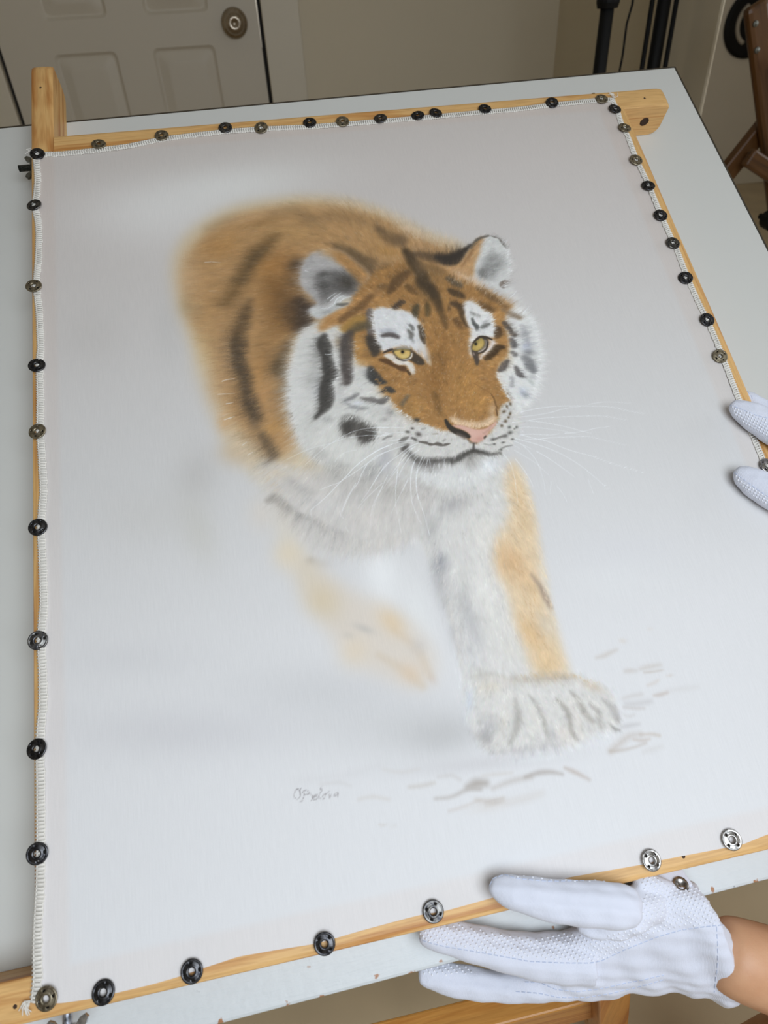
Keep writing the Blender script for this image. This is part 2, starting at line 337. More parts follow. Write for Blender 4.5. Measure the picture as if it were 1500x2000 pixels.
# trestle
def under(y): return Z0 + (y*math.tan(TILT)) - .062/math.cos(TILT)
LEAN = .161
for lx, sg in ((-.625, 1), (.405, -1)):            # the legs splay outwards; lx at the height of the rail
    for ly in (-.003, .60):
        b = BM(); h = under(ly)-.004
        vs = add_box(b, (lx-.0145, ly-.0145, 0), (lx+.0145, ly+.0145, h), .002)
        for v in vs:
            if v.co.z > h*.5: v.co.z += (v.co.y-ly)*math.tan(TILT)
            v.co.x += sg*LEAN*(v.co.z-.26)
        obj('leg', b, M_OAK_Z, tbl)
M_OAK_Y = wood('varnished_pine_side', (206, 146, 72), (178, 112, 46), 1, ring=45, rough=.4, knots=False)
for ry, z0 in ((.008, .237), (.60, .30)):
    b = BM(); vs = add_box(b, (-.612, ry-.0095, z0), (.392, ry+.0155, z0+.052), .002)
    for v in vs: v.co.x += (1 if v.co.x < 0 else -1)*LEAN*(v.co.z-.26)
    obj('rail', b, M_OAK_X, tbl)
for lx, sg in ((-.625, 1), (.405, -1)):
    b = BM(); vs = add_box(b, (lx-.011, .0115, .10), (lx+.011, .5855, .14), .002)
    for v in vs: v.co.x += sg*LEAN*(v.co.z-.26)
    obj('side_rail', b, M_OAK_Y, tbl)

# ---------------------------------------------------------------- the wooden stretcher frame (pinwheel of four bars, bolts and wing nuts)
BH = .0365
fr = empty('stretcher_frame', TAB.copy(), 'pine stretcher frame with bolted corners and bars running past each other, on the white table', 'frame')
def fbar(u0, u1, v0, v1, ax, far_round, near_round=False):
    """bar with a slightly crowned top and rounded lower corners at the free end"""
    b = BM()
    L0, L1 = (u0, u1) if ax == 0 else (v0, v1); W0, W1 = (v0, v1) if ax == 0 else (u0, u1)
    sec = [(W0, -BH), (W1, -BH), (W1, -.0022), (W1-.0006, -.0013), (W1-.0030, -.0006), ((W0+W1)/2, -.0003), (W0+.0030, -.0006), (W0+.0006, -.0013), (W0, -.0022)]
    st = [(L0, 0, 0), (L1, 0, 0)]
    if far_round: st = [(L0, 0, 0)] + [(L1-.011+.011*math.sin(R(a)), .011*(1-math.cos(R(a))), .0032*(1-math.cos(R(a)))) for a in (0, 25, 45, 62, 78, 90)]
    if near_round: st = [(L0+.011-.011*math.sin(R(a)), .011*(1-math.cos(R(a))), .0032*(1-math.cos(R(a)))) for a in (90, 78, 62, 45, 25, 0)] + [(L1, 0, 0)]
    rings = []
    for t, lift, drop in st:
        ring = []
        for w, h in sec:
            hh = h+lift if h <= -BH+1e-6 else h-drop
            ring.append(b.verts.new((t, w, hh) if ax == 0 else (w, t, hh)))
        rings.append(ring)
    n = len(sec)
    for A, B in zip(rings[:-1], rings[1:]):
        for k in range(n): b.faces.new((A[k], A[(k+1) % n], B[(k+1) % n], B[k]))
    b.faces.new(rings[0]); b.faces.new(rings[-1])
    return b
def drill(bar, p, axis, r):
    """bolt hole: a short dark sleeve let into the bar's side"""
    b = BM(); Mx = Matrix.Translation(p) @ (Matrix.Rotation(R(90), 4, 'X') if axis == 1 else Matrix.Rotation(R(90), 4, 'Y'))
    add_lathe(b, [(r, .0007), (r*1.12, .0004), (r*1.15, 0), (0, 0), (0, .0001), (r*.55, .0002), (r*.9, .0003)], 20, Mx); o = obj('bolt_hole', b, M_HOLE, bar); return o
RU0, RU1 = .5710, .5935
top_bar = obj('frame_bar', fbar(.0168, .6455, .6775, .7030, 0, True), M_PINE_U, fr); top_bar['label'] = 'pine bar along the far edge, its drilled end sticking out on the right'
left_bar = obj('frame_bar', fbar(-.0042, .0165, .0128, .8035, 1, True), M_PINE_V, fr); left_bar['label'] = 'pine bar along the left edge, its end standing up past the far bar'
right_bar = obj('frame_bar', fbar(RU0, RU1, -.10, .6772, 1, False), M_PINE_V, fr); right_bar['label'] = 'pine bar along the right edge'
low_bar = obj('frame_bar', fbar(-.062, .5707, -.0112, .0125, 0, False, True), M_PINE_U, fr); low_bar['label'] = 'pine bar along the near edge'
drill(top_bar, (.6240, .6774, -.0195), 1, .0042); drill(left_bar, (.0166, .7115, -.0175), 0, .0042)
for bar_, (x, y) in ((top_bar, (.6195, .6885)), (left_bar, (.0052, .7700)), (low_bar, (-.0148, -.0012)), (low_bar, (.41, -.0035))):
    b = BM(); add_lathe(b, [(0, .0009), (.0012, .0008), (.0019, .0001), (0, 0)], 12, Matrix.Translation((x, y, -.0011))); obj('nail_hole', b, M_HOLE, bar_)
def wing_nut(M, mat, out=.0010, flip=False):
    """bolt end with a wing nut; local z points out of the bar"""
    b = BM(); add_lathe(b, [(0, .0), (.0052, .0), (.0052, .0008), (.0046, .0010), (.0030, .0014)], 16, M)
    r = []
    for k in range(44): r += [(.0026, .0012+k*.00036), (.0030, .0014+k*.00036)]
    add_lathe(b, r+[(0, r[-1][1]+.0003)], 14, M); bolt = obj('bolt', b, mat, fr, smooth=False)
    b = BM(); add_lathe(b, [(.0031, out), (.0052, out), (.0050, out+.0025), (.0040, out+.0042), (.0031, out+.0042)], 18, M, True)
    for s in (-1, 1):
        pts = [(s*.0036, .0014), (s*.0072, .0030), (s*.0115, .0062), (s*.0128, .0092), (s*.0108, .0112), (s*.0078, .0100), (s*.0056, .0070), (s*.0036, .0046)]
        pts = [(x, (out+.0056-(z-.001) if flip else out-.001+z)) for x, z in pts]
        vs = add_prism(b, pts, 1, -.0013, .0013)
        bmesh.ops.transform(b, matrix=M, verts=vs)
    obj('wing_nut', b, mat, fr)
wing_nut(Matrix.Translation((-.0042, .6815, -.015)) @ Matrix.Rotation(R(-90), 4, 'Y') @ Matrix.Rotation(R(84), 4, 'Z'), M_DULL)
wing_nut(Matrix.Translation((.0100, -.0112, -.013)) @ Matrix.Rotation(R(90), 4, 'X') @ Matrix.Rotation(R(4), 4, 'Z'), M_STEEL, .0085, True)
wing_nut(Matrix.Translation((.5770, .7030, -.017)) @ Matrix.Rotation(R(-90), 4, 'X') @ Matrix.Rotation(R(30), 4, 'Z'), M_DULL)

# ---------------------------------------------------------------- artwork data (0.1 mm on the silk; colours are paint albedo)
UNDER = [('B',(228,227,223),0.75,1760,6176,927,59,0,-313),
('B',(237,236,234),0.45,1035,5922,736,-94,-27,-415),
('B',(184,179,174),0.22,448,4649,291,-42,-10,-304),
('B',(181,177,172),0.4,1194,3239,158,-94,-100,-230),
('B',(197,194,188),0.3,843,2950,417,-69,-16,-246),
('B',(187,185,181),0.3,1082,4662,127,-18,-26,-359),
('B',(196,193,183),0.4,1173,2770,131,16,43,-284),
('B',(191,190,190),0.4,1942,1443,676,-123,-32,-204),
('B',(195,193,195),0.42,944,1350,748,-139,-14,-180),
('B',(200,199,200),0.25,634,1894,489,-88,-8,-141),
('B',(181,180,179),0.6,2680,1010,287,-25,-15,-139),
('B',(191,190,189),0.42,2427,1109,609,-72,-26,-205),
('B',(196,193,194),0.45,2970,770,576,-52,-7,-52),
('B',(213,212,217),0.18,4373,2063,487,-82,-65,-198),
('B',(229,230,229),0.2,4229,1879,398,-68,-50,-154),
('B',(238,238,237),0.7,2472,2221,148,7,5,-292),
('B',(229,229,227),0.6,2684,1906,115,12,22,-298),
('P',(210,192,162),1,97,[(1218,4643),(1157,5087),(1169,5369),(1247,5563),(1414,5751),(1611,5873),(1832,5951),(2121,5978),(2411,5974),(2673,5928),(2926,5826),(3125,5706),(3338,5534),(3546,5352),(3742,5234),(3838,5118),(3676,4739),(2752,4315),(2354,4060),(2133,3743),(2126,3410),(2300,3197),(2178,2947),(1927,2878),(1785,3011),(1650,3210),(1491,3417),(1395,3665),(1353,3960),(1301,4318)]),
('P',(179,139,93),0.95,78,[(1269,4742),(1253,5073),(1293,5352),(1431,5581),(1620,5725),(1864,5816),(2154,5854),(2442,5855),(2726,5807),(2955,5715),(3153,5589),(3341,5428),(3547,5242),(3721,5146),(3676,4739),(2664,4328),(2284,4173),(2077,4101),(2044,3708),(2053,3539),(2044,3413),(1916,3322),(1784,3316),(1691,3386),(1606,3538),(1505,3743),(1440,3996),(1377,4358)]),
('B',(205,172,134),0.6,1303,5151,114,-16,-28,-329),
('B',(181,135,80),0.7,1651,5480,144,46,23,-136),
('B',(195,156,112),0.6,2004,5798,238,24,1,-85),
('B',(141,102,58),0.75,2038,4965,149,-37,-65,-322),
('B',(134,95,53),0.6,2105,4788,159,-22,-43,-320),
('B',(194,160,116),0.55,2470,5822,289,-10,-6,-62),
('B',(180,143,93),0.5,2242,5563,280,-36,-16,-119),
('B',(164,146,113),0.45,1253,4864,78,-11,-10,-118),
('B',(166,146,116),0.4,1353,4806,43,-6,-8,-85),
('B',(214,186,140),0.5,1356,4361,109,-16,-27,-299),
('B',(185,153,117),0.5,1567,4330,93,-14,-26,-250),
('B',(192,142,86),0.65,1799,4112,56,-21,-45,-161),
('B',(190,143,93),0.6,1822,3879,66,-10,-16,-125),
('B',(192,145,84),0.55,1869,3591,89,22,13,-73),
('B',(202,160,114),0.7,1466,3682,65,-10,-10,-93),
('B',(196,164,126),0.5,1423,3999,99,-15,-19,-192),
('B',(206,189,166),0.55,1597,3382,127,-111,-72,-107),
('B',(199,175,142),0.5,1485,3400,119,-19,-12,-116),
('B',(217,201,173),0.6,1768,3191,143,-23,-10,-79),
('B',(164,115,64),0.5,2119,5230,179,75,27,-119),
('B',(175,128,73),0.5,1986,5201,99,-13,-14,-113),
('P',(63,54,48),0.97,44,[(2132,4784),(2250,4851),(2300,4761),(2361,4741),(2343,4683),(2295,4635),(2323,4549),(2348,4535),(2296,4488),(2227,4444),(2154,4428),(2121,4513),(2068,4575),(2056,4685)]),
('B',(106,80,54),0.6,2098,4734,115,-16,-36,-266),
('B',(75,62,50),0.85,2259,5176,73,-10,-12,-85),
('B',(107,82,56),0.6,2207,4999,72,-10,-26,-188),
('P',(81,67,49),0.85,42,[(2041,4376),(2105,4398),(2060,4258),(2019,4151),(2012,4035),(1969,3966),(1953,4044),(1899,4087),(1939,4198),(1983,4269)]),
('B',(92,76,54),0.8,1960,4129,61,-22,-30,-105),
('B',(112,93,67),0.7,1970,3916,61,-20,-41,-159),
('B',(129,105,75),0.6,1978,3718,55,-20,-35,-118),
('B',(137,103,65),0.55,1876,4316,84,-21,-36,-179),
('B',(144,106,62),0.5,2050,4577,131,-19,-28,-209),
('B',(160,122,81),0.4,1894,3790,55,-20,-53,-182),
('S',(109,85,54),0.88,126,[(2137,5548,25),(2056,5462,51),(1982,5389,76),(1886,5284,76),(1828,5176,71),(1751,5061,71),(1706,4977,61),(1624,4877,51),(1566,4830,30)]),
('S',(79,69,55),0.55,74,[(2012,5409,15),(1917,5315,31),(1842,5220,31),(1793,5112,26),(1758,5038,20)]),
('S',(89,72,52),0.92,95,[(1798,4842,24),(1761,4748,48),(1720,4624,58),(1671,4493,63),(1649,4370,67)]),
('S',(81,68,53),0.95,90,[(1660,4431,59),(1650,4308,59),(1650,4185,59),(1678,4060,55),(1673,3941,55),(1688,3821,64),(1711,3731,59),(1739,3650,36)]),
('S',(66,59,52),0.6,66,[(1655,4349,23),(1655,4194,32),(1679,4069,27),(1677,3940,23),(1702,3790,36),(1724,3700,32)]),
('S',(111,97,79),0.6,71,[(1677,3650,26),(1718,3577,35),(1751,3515,35)]),
('S',(89,78,64),0.9,77,[(1742,3507,30),(1769,3457,43),(1797,3387,47),(1810,3330,39),(1779,3280,22)]),
('S',(152,121,85),0.3,132,[(1506,5703,42),(1681,5778,53),(1815,5804,37)]),
('S',(158,121,75),0.4,87,[(1912,5662,27),(2049,5706,43),(2147,5730,32)]),
('S',(137,112,80),0.35,152,[(2125,5783,43),(2339,5805,65),(2462,5665,54),(2543,5568,32)]),
('S',(141,114,81),0.45,134,[(2417,5683,43),(2705,5677,60),(2974,5550,43)]),
('S',(105,86,65),0.85,97,[(3059,5481,32),(3113,5392,48),(3180,5335,59),(3237,5327,59)]),
('B',(178,136,83),0.5,3104,5377,116,-43,-19,-57),
('B',(174,131,76),0.75,3085,5211,134,-43,-16,-51),
('B',(201,174,141),0.7,3507,5283,165,-97,-21,-43),
('B',(216,195,168),0.7,3338,5412,127,-108,-25,-41),
('B',(195,156,115),0.65,3402,5217,117,-37,-11,-34),
('S',(110,90,65),0.8,94,[(2637,5334,26),(2733,5265,42),(2807,5184,52),(2874,5065,52)]),
('S',(104,85,63),0.6,85,[(2725,5219,37),(2828,5158,47),(2923,5110,47)]),
('B',(70,60,48),0.85,3035,5012,66,19,6,-61),
('B',(94,78,62),0.75,2914,5006,55,-8,-14,-79),
('B',(123,99,70),0.5,2932,5104,93,-12,-10,-57),
('P',(165,123,75),1,24,[(2752,4832),(2946,5001),(3123,5059),(3270,5075),(3491,4986),(3702,4852),(3900,4673),(4050,4504),(4133,4363),(4092,4121),(3973,3767),(3830,3483),(3716,3304),(3548,3162),(3312,3176),(3124,3300),(2967,3373),(2865,3509),(2761,3647),(2568,3776),(2439,4047),(2386,4262),(2414,4444),(2524,4564)]),
('P',(213,211,205),1,27,[(2349,4545),(2242,4485),(2157,4417),(2090,4254),(2023,4084),(1986,3904),(1974,3719),(1993,3525),(2029,3369),(2103,3251),(2211,3156),(2403,3067),(2568,3063),(2726,3129),(2888,3196),(3040,3209),(3087,3330),(2984,3457),(2882,3555),(2829,3661),(2767,3795),(2726,3928),(2673,4074),(2607,4126),(2594,4232),(2607,4363),(2527,4476)]),
('B',(225,223,220),0.5,2092,3897,58,-14,-58,-283),
('B',(225,223,216),0.5,2282,3338,143,-86,-37,-73),
('B',(200,195,188),0.4,2467,4356,61,-9,-12,-72),
('P',(211,208,202),1,18,[(2839,3557),(2909,3517),(2969,3449),(3074,3409),(3178,3349),(3278,3310),(3360,3249),(3417,3178),(3493,3204),(3583,3267),(3668,3360),(3724,3475),(3819,3510),(3862,3399),(3849,3283),(3746,3145),(3642,3067),(3586,2968),(3494,2859),(3347,2783),(3177,2775),(3020,2823),(2877,2936),(2774,3052),(2680,3173),(2654,3303),(2717,3459)]),
('P',(225,224,220),1,24,[(3988,4356),(4102,4463),(4159,4410),(4219,4345),(4244,4264),(4242,4170),(4236,4062),(4228,3982),(4211,3889),(4171,3779),(4128,3692),(4092,3610),(4052,3550),(3989,3469),(3912,3421),(3859,3390),(3829,3479),(3816,3551),(3784,3657),(3782,3718),(3764,3772),(3787,3826),(3825,3888),(3897,3951),(3942,4035),(3965,4139),(3965,4248)]),
('S',(70,57,42),0.9,67,[(3256,5196,31),(3281,5129,41),(3298,5055,47),(3325,4973,41),(3350,4907,52),(3345,4823,62),(3375,4758,57),(3408,4677,47),(3423,4600,36),(3431,4524,26)]),
('S',(68,57,45),0.7,49,[(3322,4834,21),(3386,4779,31),(3419,4668,31)]),
('S',(108,89,67),0.6,76,[(3323,5052,26),(3344,5002,42),(3344,4939,42)]),
('S',(130,103,71),0.6,85,[(3369,4998,31),(3440,4973,42),(3525,4922,37)]),
('S',(103,78,52),0.95,40,[(3240,4961,21),(3174,4916,41),(3099,4857,46),(3057,4802,36),(3018,4761,21)]),
('S',(109,82,52),0.9,40,[(3190,4806,20),(3219,4764,31),(3248,4722,20)]),
('S',(93,76,58),0.8,60,[(3287,5160,16),(3396,5129,37),(3486,5093,48),(3576,5065,64),(3665,5053,64),(3746,5098,43),(3800,5131,27)]),
('S',(51,47,44),0.95,51,[(3530,5087,27),(3587,5056,48),(3663,5046,59),(3737,5084,43),(3800,5131,21),(3872,5187,13)]),
('S',(109,85,58),0.6,57,[(2995,4833,25),(2920,4798,30),(2866,4745,20)]),
('B',(117,94,66),0.6,3316,4990,79,-51,-59,-112),
('B',(107,86,59),0.6,3355,4783,66,-53,-78,-123),
('B',(115,91,61),0.5,3403,4625,54,-35,-64,-117),
('B',(134,105,69),0.45,3483,4874,92,-46,-29,-63),
('B',(125,96,62),0.4,3125,4923,85,63,25,-57),
('B',(196,151,97),0.5,2935,4616,80,39,19,-70),
('B',(198,156,104),0.5,2637,4173,43,-6,-21,-121),
('B',(194,152,94),0.4,3880,3938,54,-8,-26,-101),
('B',(191,147,92),0.5,2822,3737,71,-65,-35,-46),
('B',(188,185,181),0.5,2433,3796,59,-9,-27,-163),
('B',(191,189,184),0.4,2710,3606,95,-58,-27,-51),
('B',(196,193,190),0.35,2284,4173,60,-9,-38,-249),
('B',(185,183,178),0.3,2099,3508,55,-41,-70,-117),
('B',(180,178,174),0.4,2857,3257,127,-61,-23,-51),
('S',(81,67,55),1.0,31,[(3132,4640,13),(3100,4637,23),(3063,4605,25),(3028,4588,15)]),
('B',(90,85,82),0.95,3053,4496,38,-14,-11,-31),
('S',(85,75,55),1.0,39,[(3241,4580,20),(3216,4539,30),(3205,4482,25)]),
('S',(93,77,51),0.9,39,[(3330,4575,20),(3325,4524,25),(3311,4474,20)]),
('S',(90,79,64),0.85,49,[(3577,4838,21),(3623,4785,31),(3671,4747,26)]),
('S',(78,63,46),0.9,40,[(3561,4709,21),(3603,4673,36),(3647,4644,31),(3673,4617,15)]),
('S',(80,64,48),0.9,39,[(3554,4566,20),(3597,4538,30),(3615,4505,30),(3623,4459,20)]),
('B',(85,66,46),0.8,3516,4512,18,-3,-7,-32),
('S',(87,68,48),0.85,39,[(3611,4461,20),(3610,4387,20),(3628,4319,15)]),
('S',(101,75,49),0.8,47,[(3543,4382,20),(3559,4343,25),(3575,4304,15)]),
('S',(104,80,52),0.75,56,[(3428,4509,25),(3442,4404,30),(3441,4316,15)]),
('B',(176,131,77),0.5,3372,4480,45,-6,-26,-117),
('S',(116,91,63),0.8,49,[(3826,4695,21),(3905,4600,31),(3966,4539,31),(4025,4470,21)]),
('S',(106,80,52),0.85,48,[(3806,4538,15),(3845,4488,31),(3891,4444,25)]),
('S',(131,111,89),0.8,48,[(3991,4437,15),(4052,4376,25),(4122,4329,20)]),
('B',(197,147,87),0.7,3936,4370,56,26,15,-69),
('B',(206,165,117),0.6,4034,4506,66,-66,-21,-26),
('B',(218,182,148),0.75,3704,4859,100,-70,-27,-45),
('B',(230,206,180),0.6,3800,4776,87,-87,-24,-32),
('P',(222,221,220),1.0,15,[(2851,4591),(2940,4608),(3013,4575),(3090,4557),(3156,4518),(3200,4460),(3223,4391),(3229,4275),(3228,4182),(3232,4061),(3225,3958),(3191,4011),(3141,4089),(3094,4152),(3015,4181),(2942,4174),(2855,4159),(2824,4219),(2818,4313),(2813,4421),(2825,4521)]),
('P',(226,217,205),1.0,10,[(2853,4117),(2921,4128),(2973,4058),(3045,4030),(3084,3986),(3088,3916),(3053,3894),(3025,3988),(2951,4006),(2902,4061)]),
('P',(227,225,222),1.0,15,[(3651,4553),(3707,4575),(3772,4528),(3818,4454),(3868,4402),(3867,4299),(3877,4225),(3859,4166),(3796,4164),(3727,4188),(3663,4154),(3620,4103),(3608,4013),(3585,3981),(3597,4121),(3641,4244),(3640,4368),(3637,4465)]),
('P',(230,220,213),1.0,10,[(3791,4143),(3835,4122),(3814,4075),(3762,4026),(3704,3992),(3663,3949),(3655,3992),(3712,4026),(3763,4082)]),
('S',(116,114,111),0.8,22,[(3136,4389,12),(3150,4365,15),(3152,4343,15)]),
('S',(109,106,100),0.85,30,[(3113,4335,12),(3130,4296,20),(3117,4262,15)]),
('S',(156,156,154),0.7,30,[(3105,4264,10),(3123,4233,15),(3130,4210,10)]),
('S',(91,84,82),0.95,30,[(2878,4315,15),(2921,4319,22),(2963,4313,24),(3006,4285,19)]),
('S',(167,167,173),0.6,38,[(2881,4361,20),(2941,4359,24),(2998,4337,20)]),
('S',(76,66,54),0.95,30,[(3211,4364,15),(3221,4326,20),(3220,4276,24),(3217,4233,20),(3220,4190,10)]),
('B',(93,77,57),0.9,3253,4402,18,-3,-4,-21),
('S',(107,99,95),0.85,38,[(2815,4596,25),(2796,4525,30),(2786,4454,30),(2785,4367,34)]),
('S',(86,87,84),0.95,22,[(3696,4382,10),(3702,4330,17),(3714,4299,20),(3707,4256,10)]),
('S',(144,142,138),0.85,31,[(3697,4453,10),(3729,4429,15),(3767,4402,10)]),
('S',(110,109,105),0.9,30,[(3762,4278,15),(3791,4295,20),(3831,4304,10)]),
('S',(139,137,135),0.7,31,[(3788,4333,10),(3814,4336,10)]),
('S',(184,138,87),0.95,64,[(2383,4475,40),(2543,4572,59),(2713,4658,69),(2903,4766,59)]),
('S',(115,86,56),0.85,56,[(2547,4524,20),(2649,4590,30),(2751,4649,35),(2847,4740,25)]),
('S',(193,151,100),0.7,47,[(2541,4453,20),(2649,4502,25),(2735,4578,20)]),
('S',(167,130,72),0.9,55,[(2567,4427,34),(2650,4488,44),(2727,4513,44)]),
('S',(180,136,81),0.97,54,[(2650,4351,38),(2666,4271,58),(2675,4185,67),(2684,4100,62)]),
('B',(202,169,125),0.6,2644,4079,52,-8,-5,-30),
('S',(98,86,64),0.85,55,[(2623,4405,29),(2689,4439,44),(2776,4448,39)]),
('S',(69,63,57),0.95,46,[(2771,4305,38),(2779,4247,48),(2790,4196,48),(2776,4149,29)]),
('B',(118,90,58),0.6,2722,4150,52,-8,-7,-41),
('B',(164,161,157),0.6,2274,4188,43,-6,-17,-111),
('B',(173,171,167),0.55,2225,3978,59,-36,-47,-97),
('B',(184,185,191),0.4,2247,3854,50,-8,-15,-97),
('S',(71,68,64),0.95,44,[(2382,4390,23),(2360,4322,51),(2368,4265,60),(2368,4188,46),(2367,4106,51),(2373,4037,60),(2366,3990,56),(2327,3929,46),(2316,3857,60),(2304,3779,60),(2282,3711,46),(2233,3653,23),(2187,3609,9)]),
('S',(80,73,69),0.93,53,[(2601,4380,33),(2567,4321,52),(2553,4252,57),(2540,4177,52),(2529,4109,47),(2518,4029,47),(2513,3961,43),(2497,3903,28)]),
('B',(154,132,104),0.6,2488,4311,35,-5,-12,-72),
('S',(64,63,61),0.95,36,[(2716,3999,28),(2720,3944,47),(2741,3900,51),(2771,3869,33),(2810,3856,14)]),
('B',(165,163,159),0.6,2673,3978,43,-6,-12,-69),
('S',(68,66,63),0.95,28,[(2779,3770,14),(2821,3791,23),(2846,3770,23),(2875,3756,9)]),
('S',(129,127,126),0.85,28,[(2451,3731,9),(2499,3743,18),(2562,3773,18)]),
('S',(150,149,148),0.85,28,[(2459,3710,9),(2498,3671,18),(2562,3645,18),(2624,3636,14)]),
('B',(223,226,231),0.8,2559,3694,57,-18,-6,-19),
('S',(118,113,109),0.9,28,[(2584,3737,9),(2632,3716,16),(2683,3708,18)]),
('S',(113,109,107),0.9,28,[(2709,3691,14),(2753,3678,23),(2804,3703,18)]),
('P',(82,78,73),0.93,22,[(2386,3546),(2416,3593),(2467,3591),(2530,3562),(2590,3514),(2651,3473),(2660,3427),(2624,3356),(2551,3324),(2510,3349),(2501,3395),(2490,3428),(2444,3423),(2392,3412),(2374,3478)]),
('B',(65,63,59),0.7,2436,3506,50,-8,-9,-56),
('B',(69,65,61),0.7,2578,3414,50,-31,-22,-41),
('B',(162,160,157),0.6,2291,3587,50,-8,-4,-28),
('B',(137,133,130),0.8,2802,3572,29,-5,-7,-38),
('B',(162,158,153),0.7,2744,3510,25,-4,-4,-23),
('S',(106,97,84),0.8,36,[(2916,3620,18),(2940,3656,18),(2983,3696,14)]),
('S',(122,117,113),0.8,28,[(2655,3713,14),(2677,3709,23),(2681,3696,18)]),
('S',(116,112,107),0.85,28,[(2714,3690,14),(2751,3672,23),(2798,3704,18)]),
('B',(160,157,151),0.75,2293,3119,91,-55,-33,-63),
('B',(155,154,152),0.75,2529,3051,106,23,11,-78),
('B',(171,166,160),0.6,2165,3280,63,-56,-42,-57),
('B',(167,166,174),0.5,2677,3155,54,-20,-40,-111),
('P',(176,172,169),1.0,20,[(2264,5056),(2297,5159),(2368,5259),(2455,5302),(2550,5306),(2672,5278),(2752,5192),(2817,5097),(2872,5019),(2862,4928),(2776,4863),(2714,4789),(2624,4697),(2506,4640),(2414,4594),(2361,4565),(2295,4640),(2302,4690),(2363,4733),(2313,4844),(2269,4918),(2254,4988)]),
('P',(180,135,84),0.97,31,[(2525,5309),(2672,5278),(2752,5192),(2817,5097),(2872,5019),(2865,4927),(2776,4863),(2758,4904),(2721,4978),(2676,5077),(2625,5146),(2577,5239)]),
('B',(193,160,119),0.7,2556,5265,79,-29,-14,-45),
('P',(100,97,94),0.92,46,[(2416,5043),(2513,5068),(2610,5055),(2689,5005),(2738,4929),(2761,4881),(2710,4804),(2630,4800),(2547,4819),(2479,4777),(2423,4732),(2404,4802),(2421,4875),(2397,4961)]),
('B',(70,65,58),0.9,2680,4915,71,-45,-41,-85),
('B',(80,78,74),0.6,2471,5043,45,-6,-5,-34),
('B',(73,71,67),0.6,2463,4907,45,-6,-6,-39),
('B',(147,145,141),0.4,2524,4982,46,13,4,-27),
('P',(206,206,203),0.9,25,[(2301,4683),(2366,4714),(2427,4676),(2505,4713),(2552,4774),(2609,4788),(2675,4742),(2633,4673),(2517,4638),(2413,4587),(2362,4569),(2304,4624)]),
('B',(135,135,133),0.7,2445,4641,45,3,0,-22),
('S',(106,104,98),0.85,22,[(2540,4701,10),(2587,4691,17),(2630,4696,10)]),
('S',(124,122,118),0.7,22,[(2461,4742,10),(2519,4801,13)]),
('B',(191,169,130),0.6,2629,4726,45,17,4,-21),
('B',(198,191,186),0.5,2289,4976,32,3,0,-111),
('P',(211,210,206),1.0,13,[(4007,5251),(4073,5275),(4146,5249),(4182,5178),(4206,5094),(4201,4997),(4183,4904),(4143,4799),(4094,4736),(4055,4687),(3998,4664),(3932,4711),(3851,4800),(3820,4859),(3854,4949),(3914,5060),(3968,5174)]),
('P',(190,149,104),0.95,21,[(3953,5249),(4017,5266),(3968,5174),(3914,5060),(3854,4949),(3824,4850),(3767,4827),(3705,4890),(3663,4935),(3736,4996),(3816,5089),(3881,5169)]),
('S',(143,108,74),0.6,33,[(3747,4963,11),(3813,5049,16),(3886,5136,11)]),
('P',(143,142,139),0.85,42,[(3990,5050),(4073,5063),(4127,4991),(4120,4913),(4025,4847),(3980,4775),(3899,4786),(3857,4854),(3916,4932)]),
('B',(107,106,101),0.75,3901,4848,38,-5,-12,-51),
('B',(193,192,188),0.5,4049,4970,45,12,1,-23),
('S',(97,91,82),0.85,24,[(3873,5162,16),(3951,5241,16),(4003,5263,11),(4066,5276,9)]),
('S',(115,109,103),0.9,17,[(4092,5272,5),(4121,5256,8),(4156,5235,5),(4173,5196,11),(4188,5153,11),(4205,5102,7)]),
('S',(104,89,77),0.9,23,[(4109,4745,8),(4076,4730,18),(4054,4706,24),(4060,4678,13)]),
('B',(221,221,218),0.7,4081,4637,51,-41,-26,-38),
('B',(225,224,222),0.7,4139,4537,53,-53,-25,-31),
('S',(86,65,44),0.92,30,[(3875,4254,15),(3896,4240,30),(3885,4194,35),(3872,4167,25)]),
('S',(85,77,71),0.9,30,[(3970,4295,20),(3988,4252,22),(4005,4221,20),(4011,4173,20),(4026,4159,22)]),
('S',(96,92,91),0.9,38,[(3989,4114,20),(3995,4077,27),(3991,4049,25)]),
('S',(107,103,101),0.85,34,[(3964,3982,17),(3979,3958,20)]),
('S',(152,151,154),0.8,47,[(4117,4241,20),(4125,4174,30),(4112,4104,35),(4109,4046,35)]),
('B',(107,106,107),0.9,4095,3970,42,-15,-19,-44),
('S',(120,120,121),0.85,46,[(4054,3912,29),(4075,3874,39),(4080,3824,44),(4092,3780,29)]),
('B',(196,202,217),0.6,4091,4027,41,-6,-14,-51),
('S',(102,97,95),0.9,29,[(3953,3836,14),(3957,3794,22),(3963,3758,24),(3988,3737,14)]),
('S',(93,86,82),0.92,29,[(3898,3907,14),(3858,3871,29),(3832,3840,24),(3800,3824,14)]),
('S',(152,150,151),0.8,33,[(3886,3742,14),(3881,3702,19),(3868,3663,19)]),
('B',(161,160,159),0.7,4064,3722,19,-18,-17,-20),
('B',(165,175,197),0.5,3950,3596,28,-27,-30,-35),
('B',(140,143,148),0.6,3963,3554,34,-33,-20,-23),
('B',(146,154,149),0.5,4048,3663,16,-38,-17,-11),
('S',(73,56,38),0.93,30,[(3897,4049,15),(3843,4053,29),(3802,4013,32),(3750,3978,29),(3717,3958,19)]),
('B',(199,150,90),0.6,3889,4136,45,-7,-8,-31),
('B',(195,149,92),0.6,3758,3914,51,33,17,-39),
('S',(127,123,119),0.7,29,[(3802,3652,12),(3815,3589,14),(3838,3539,9)]),
('B',(141,101,57),0.55,3326,4019,115,-17,-66,-299),
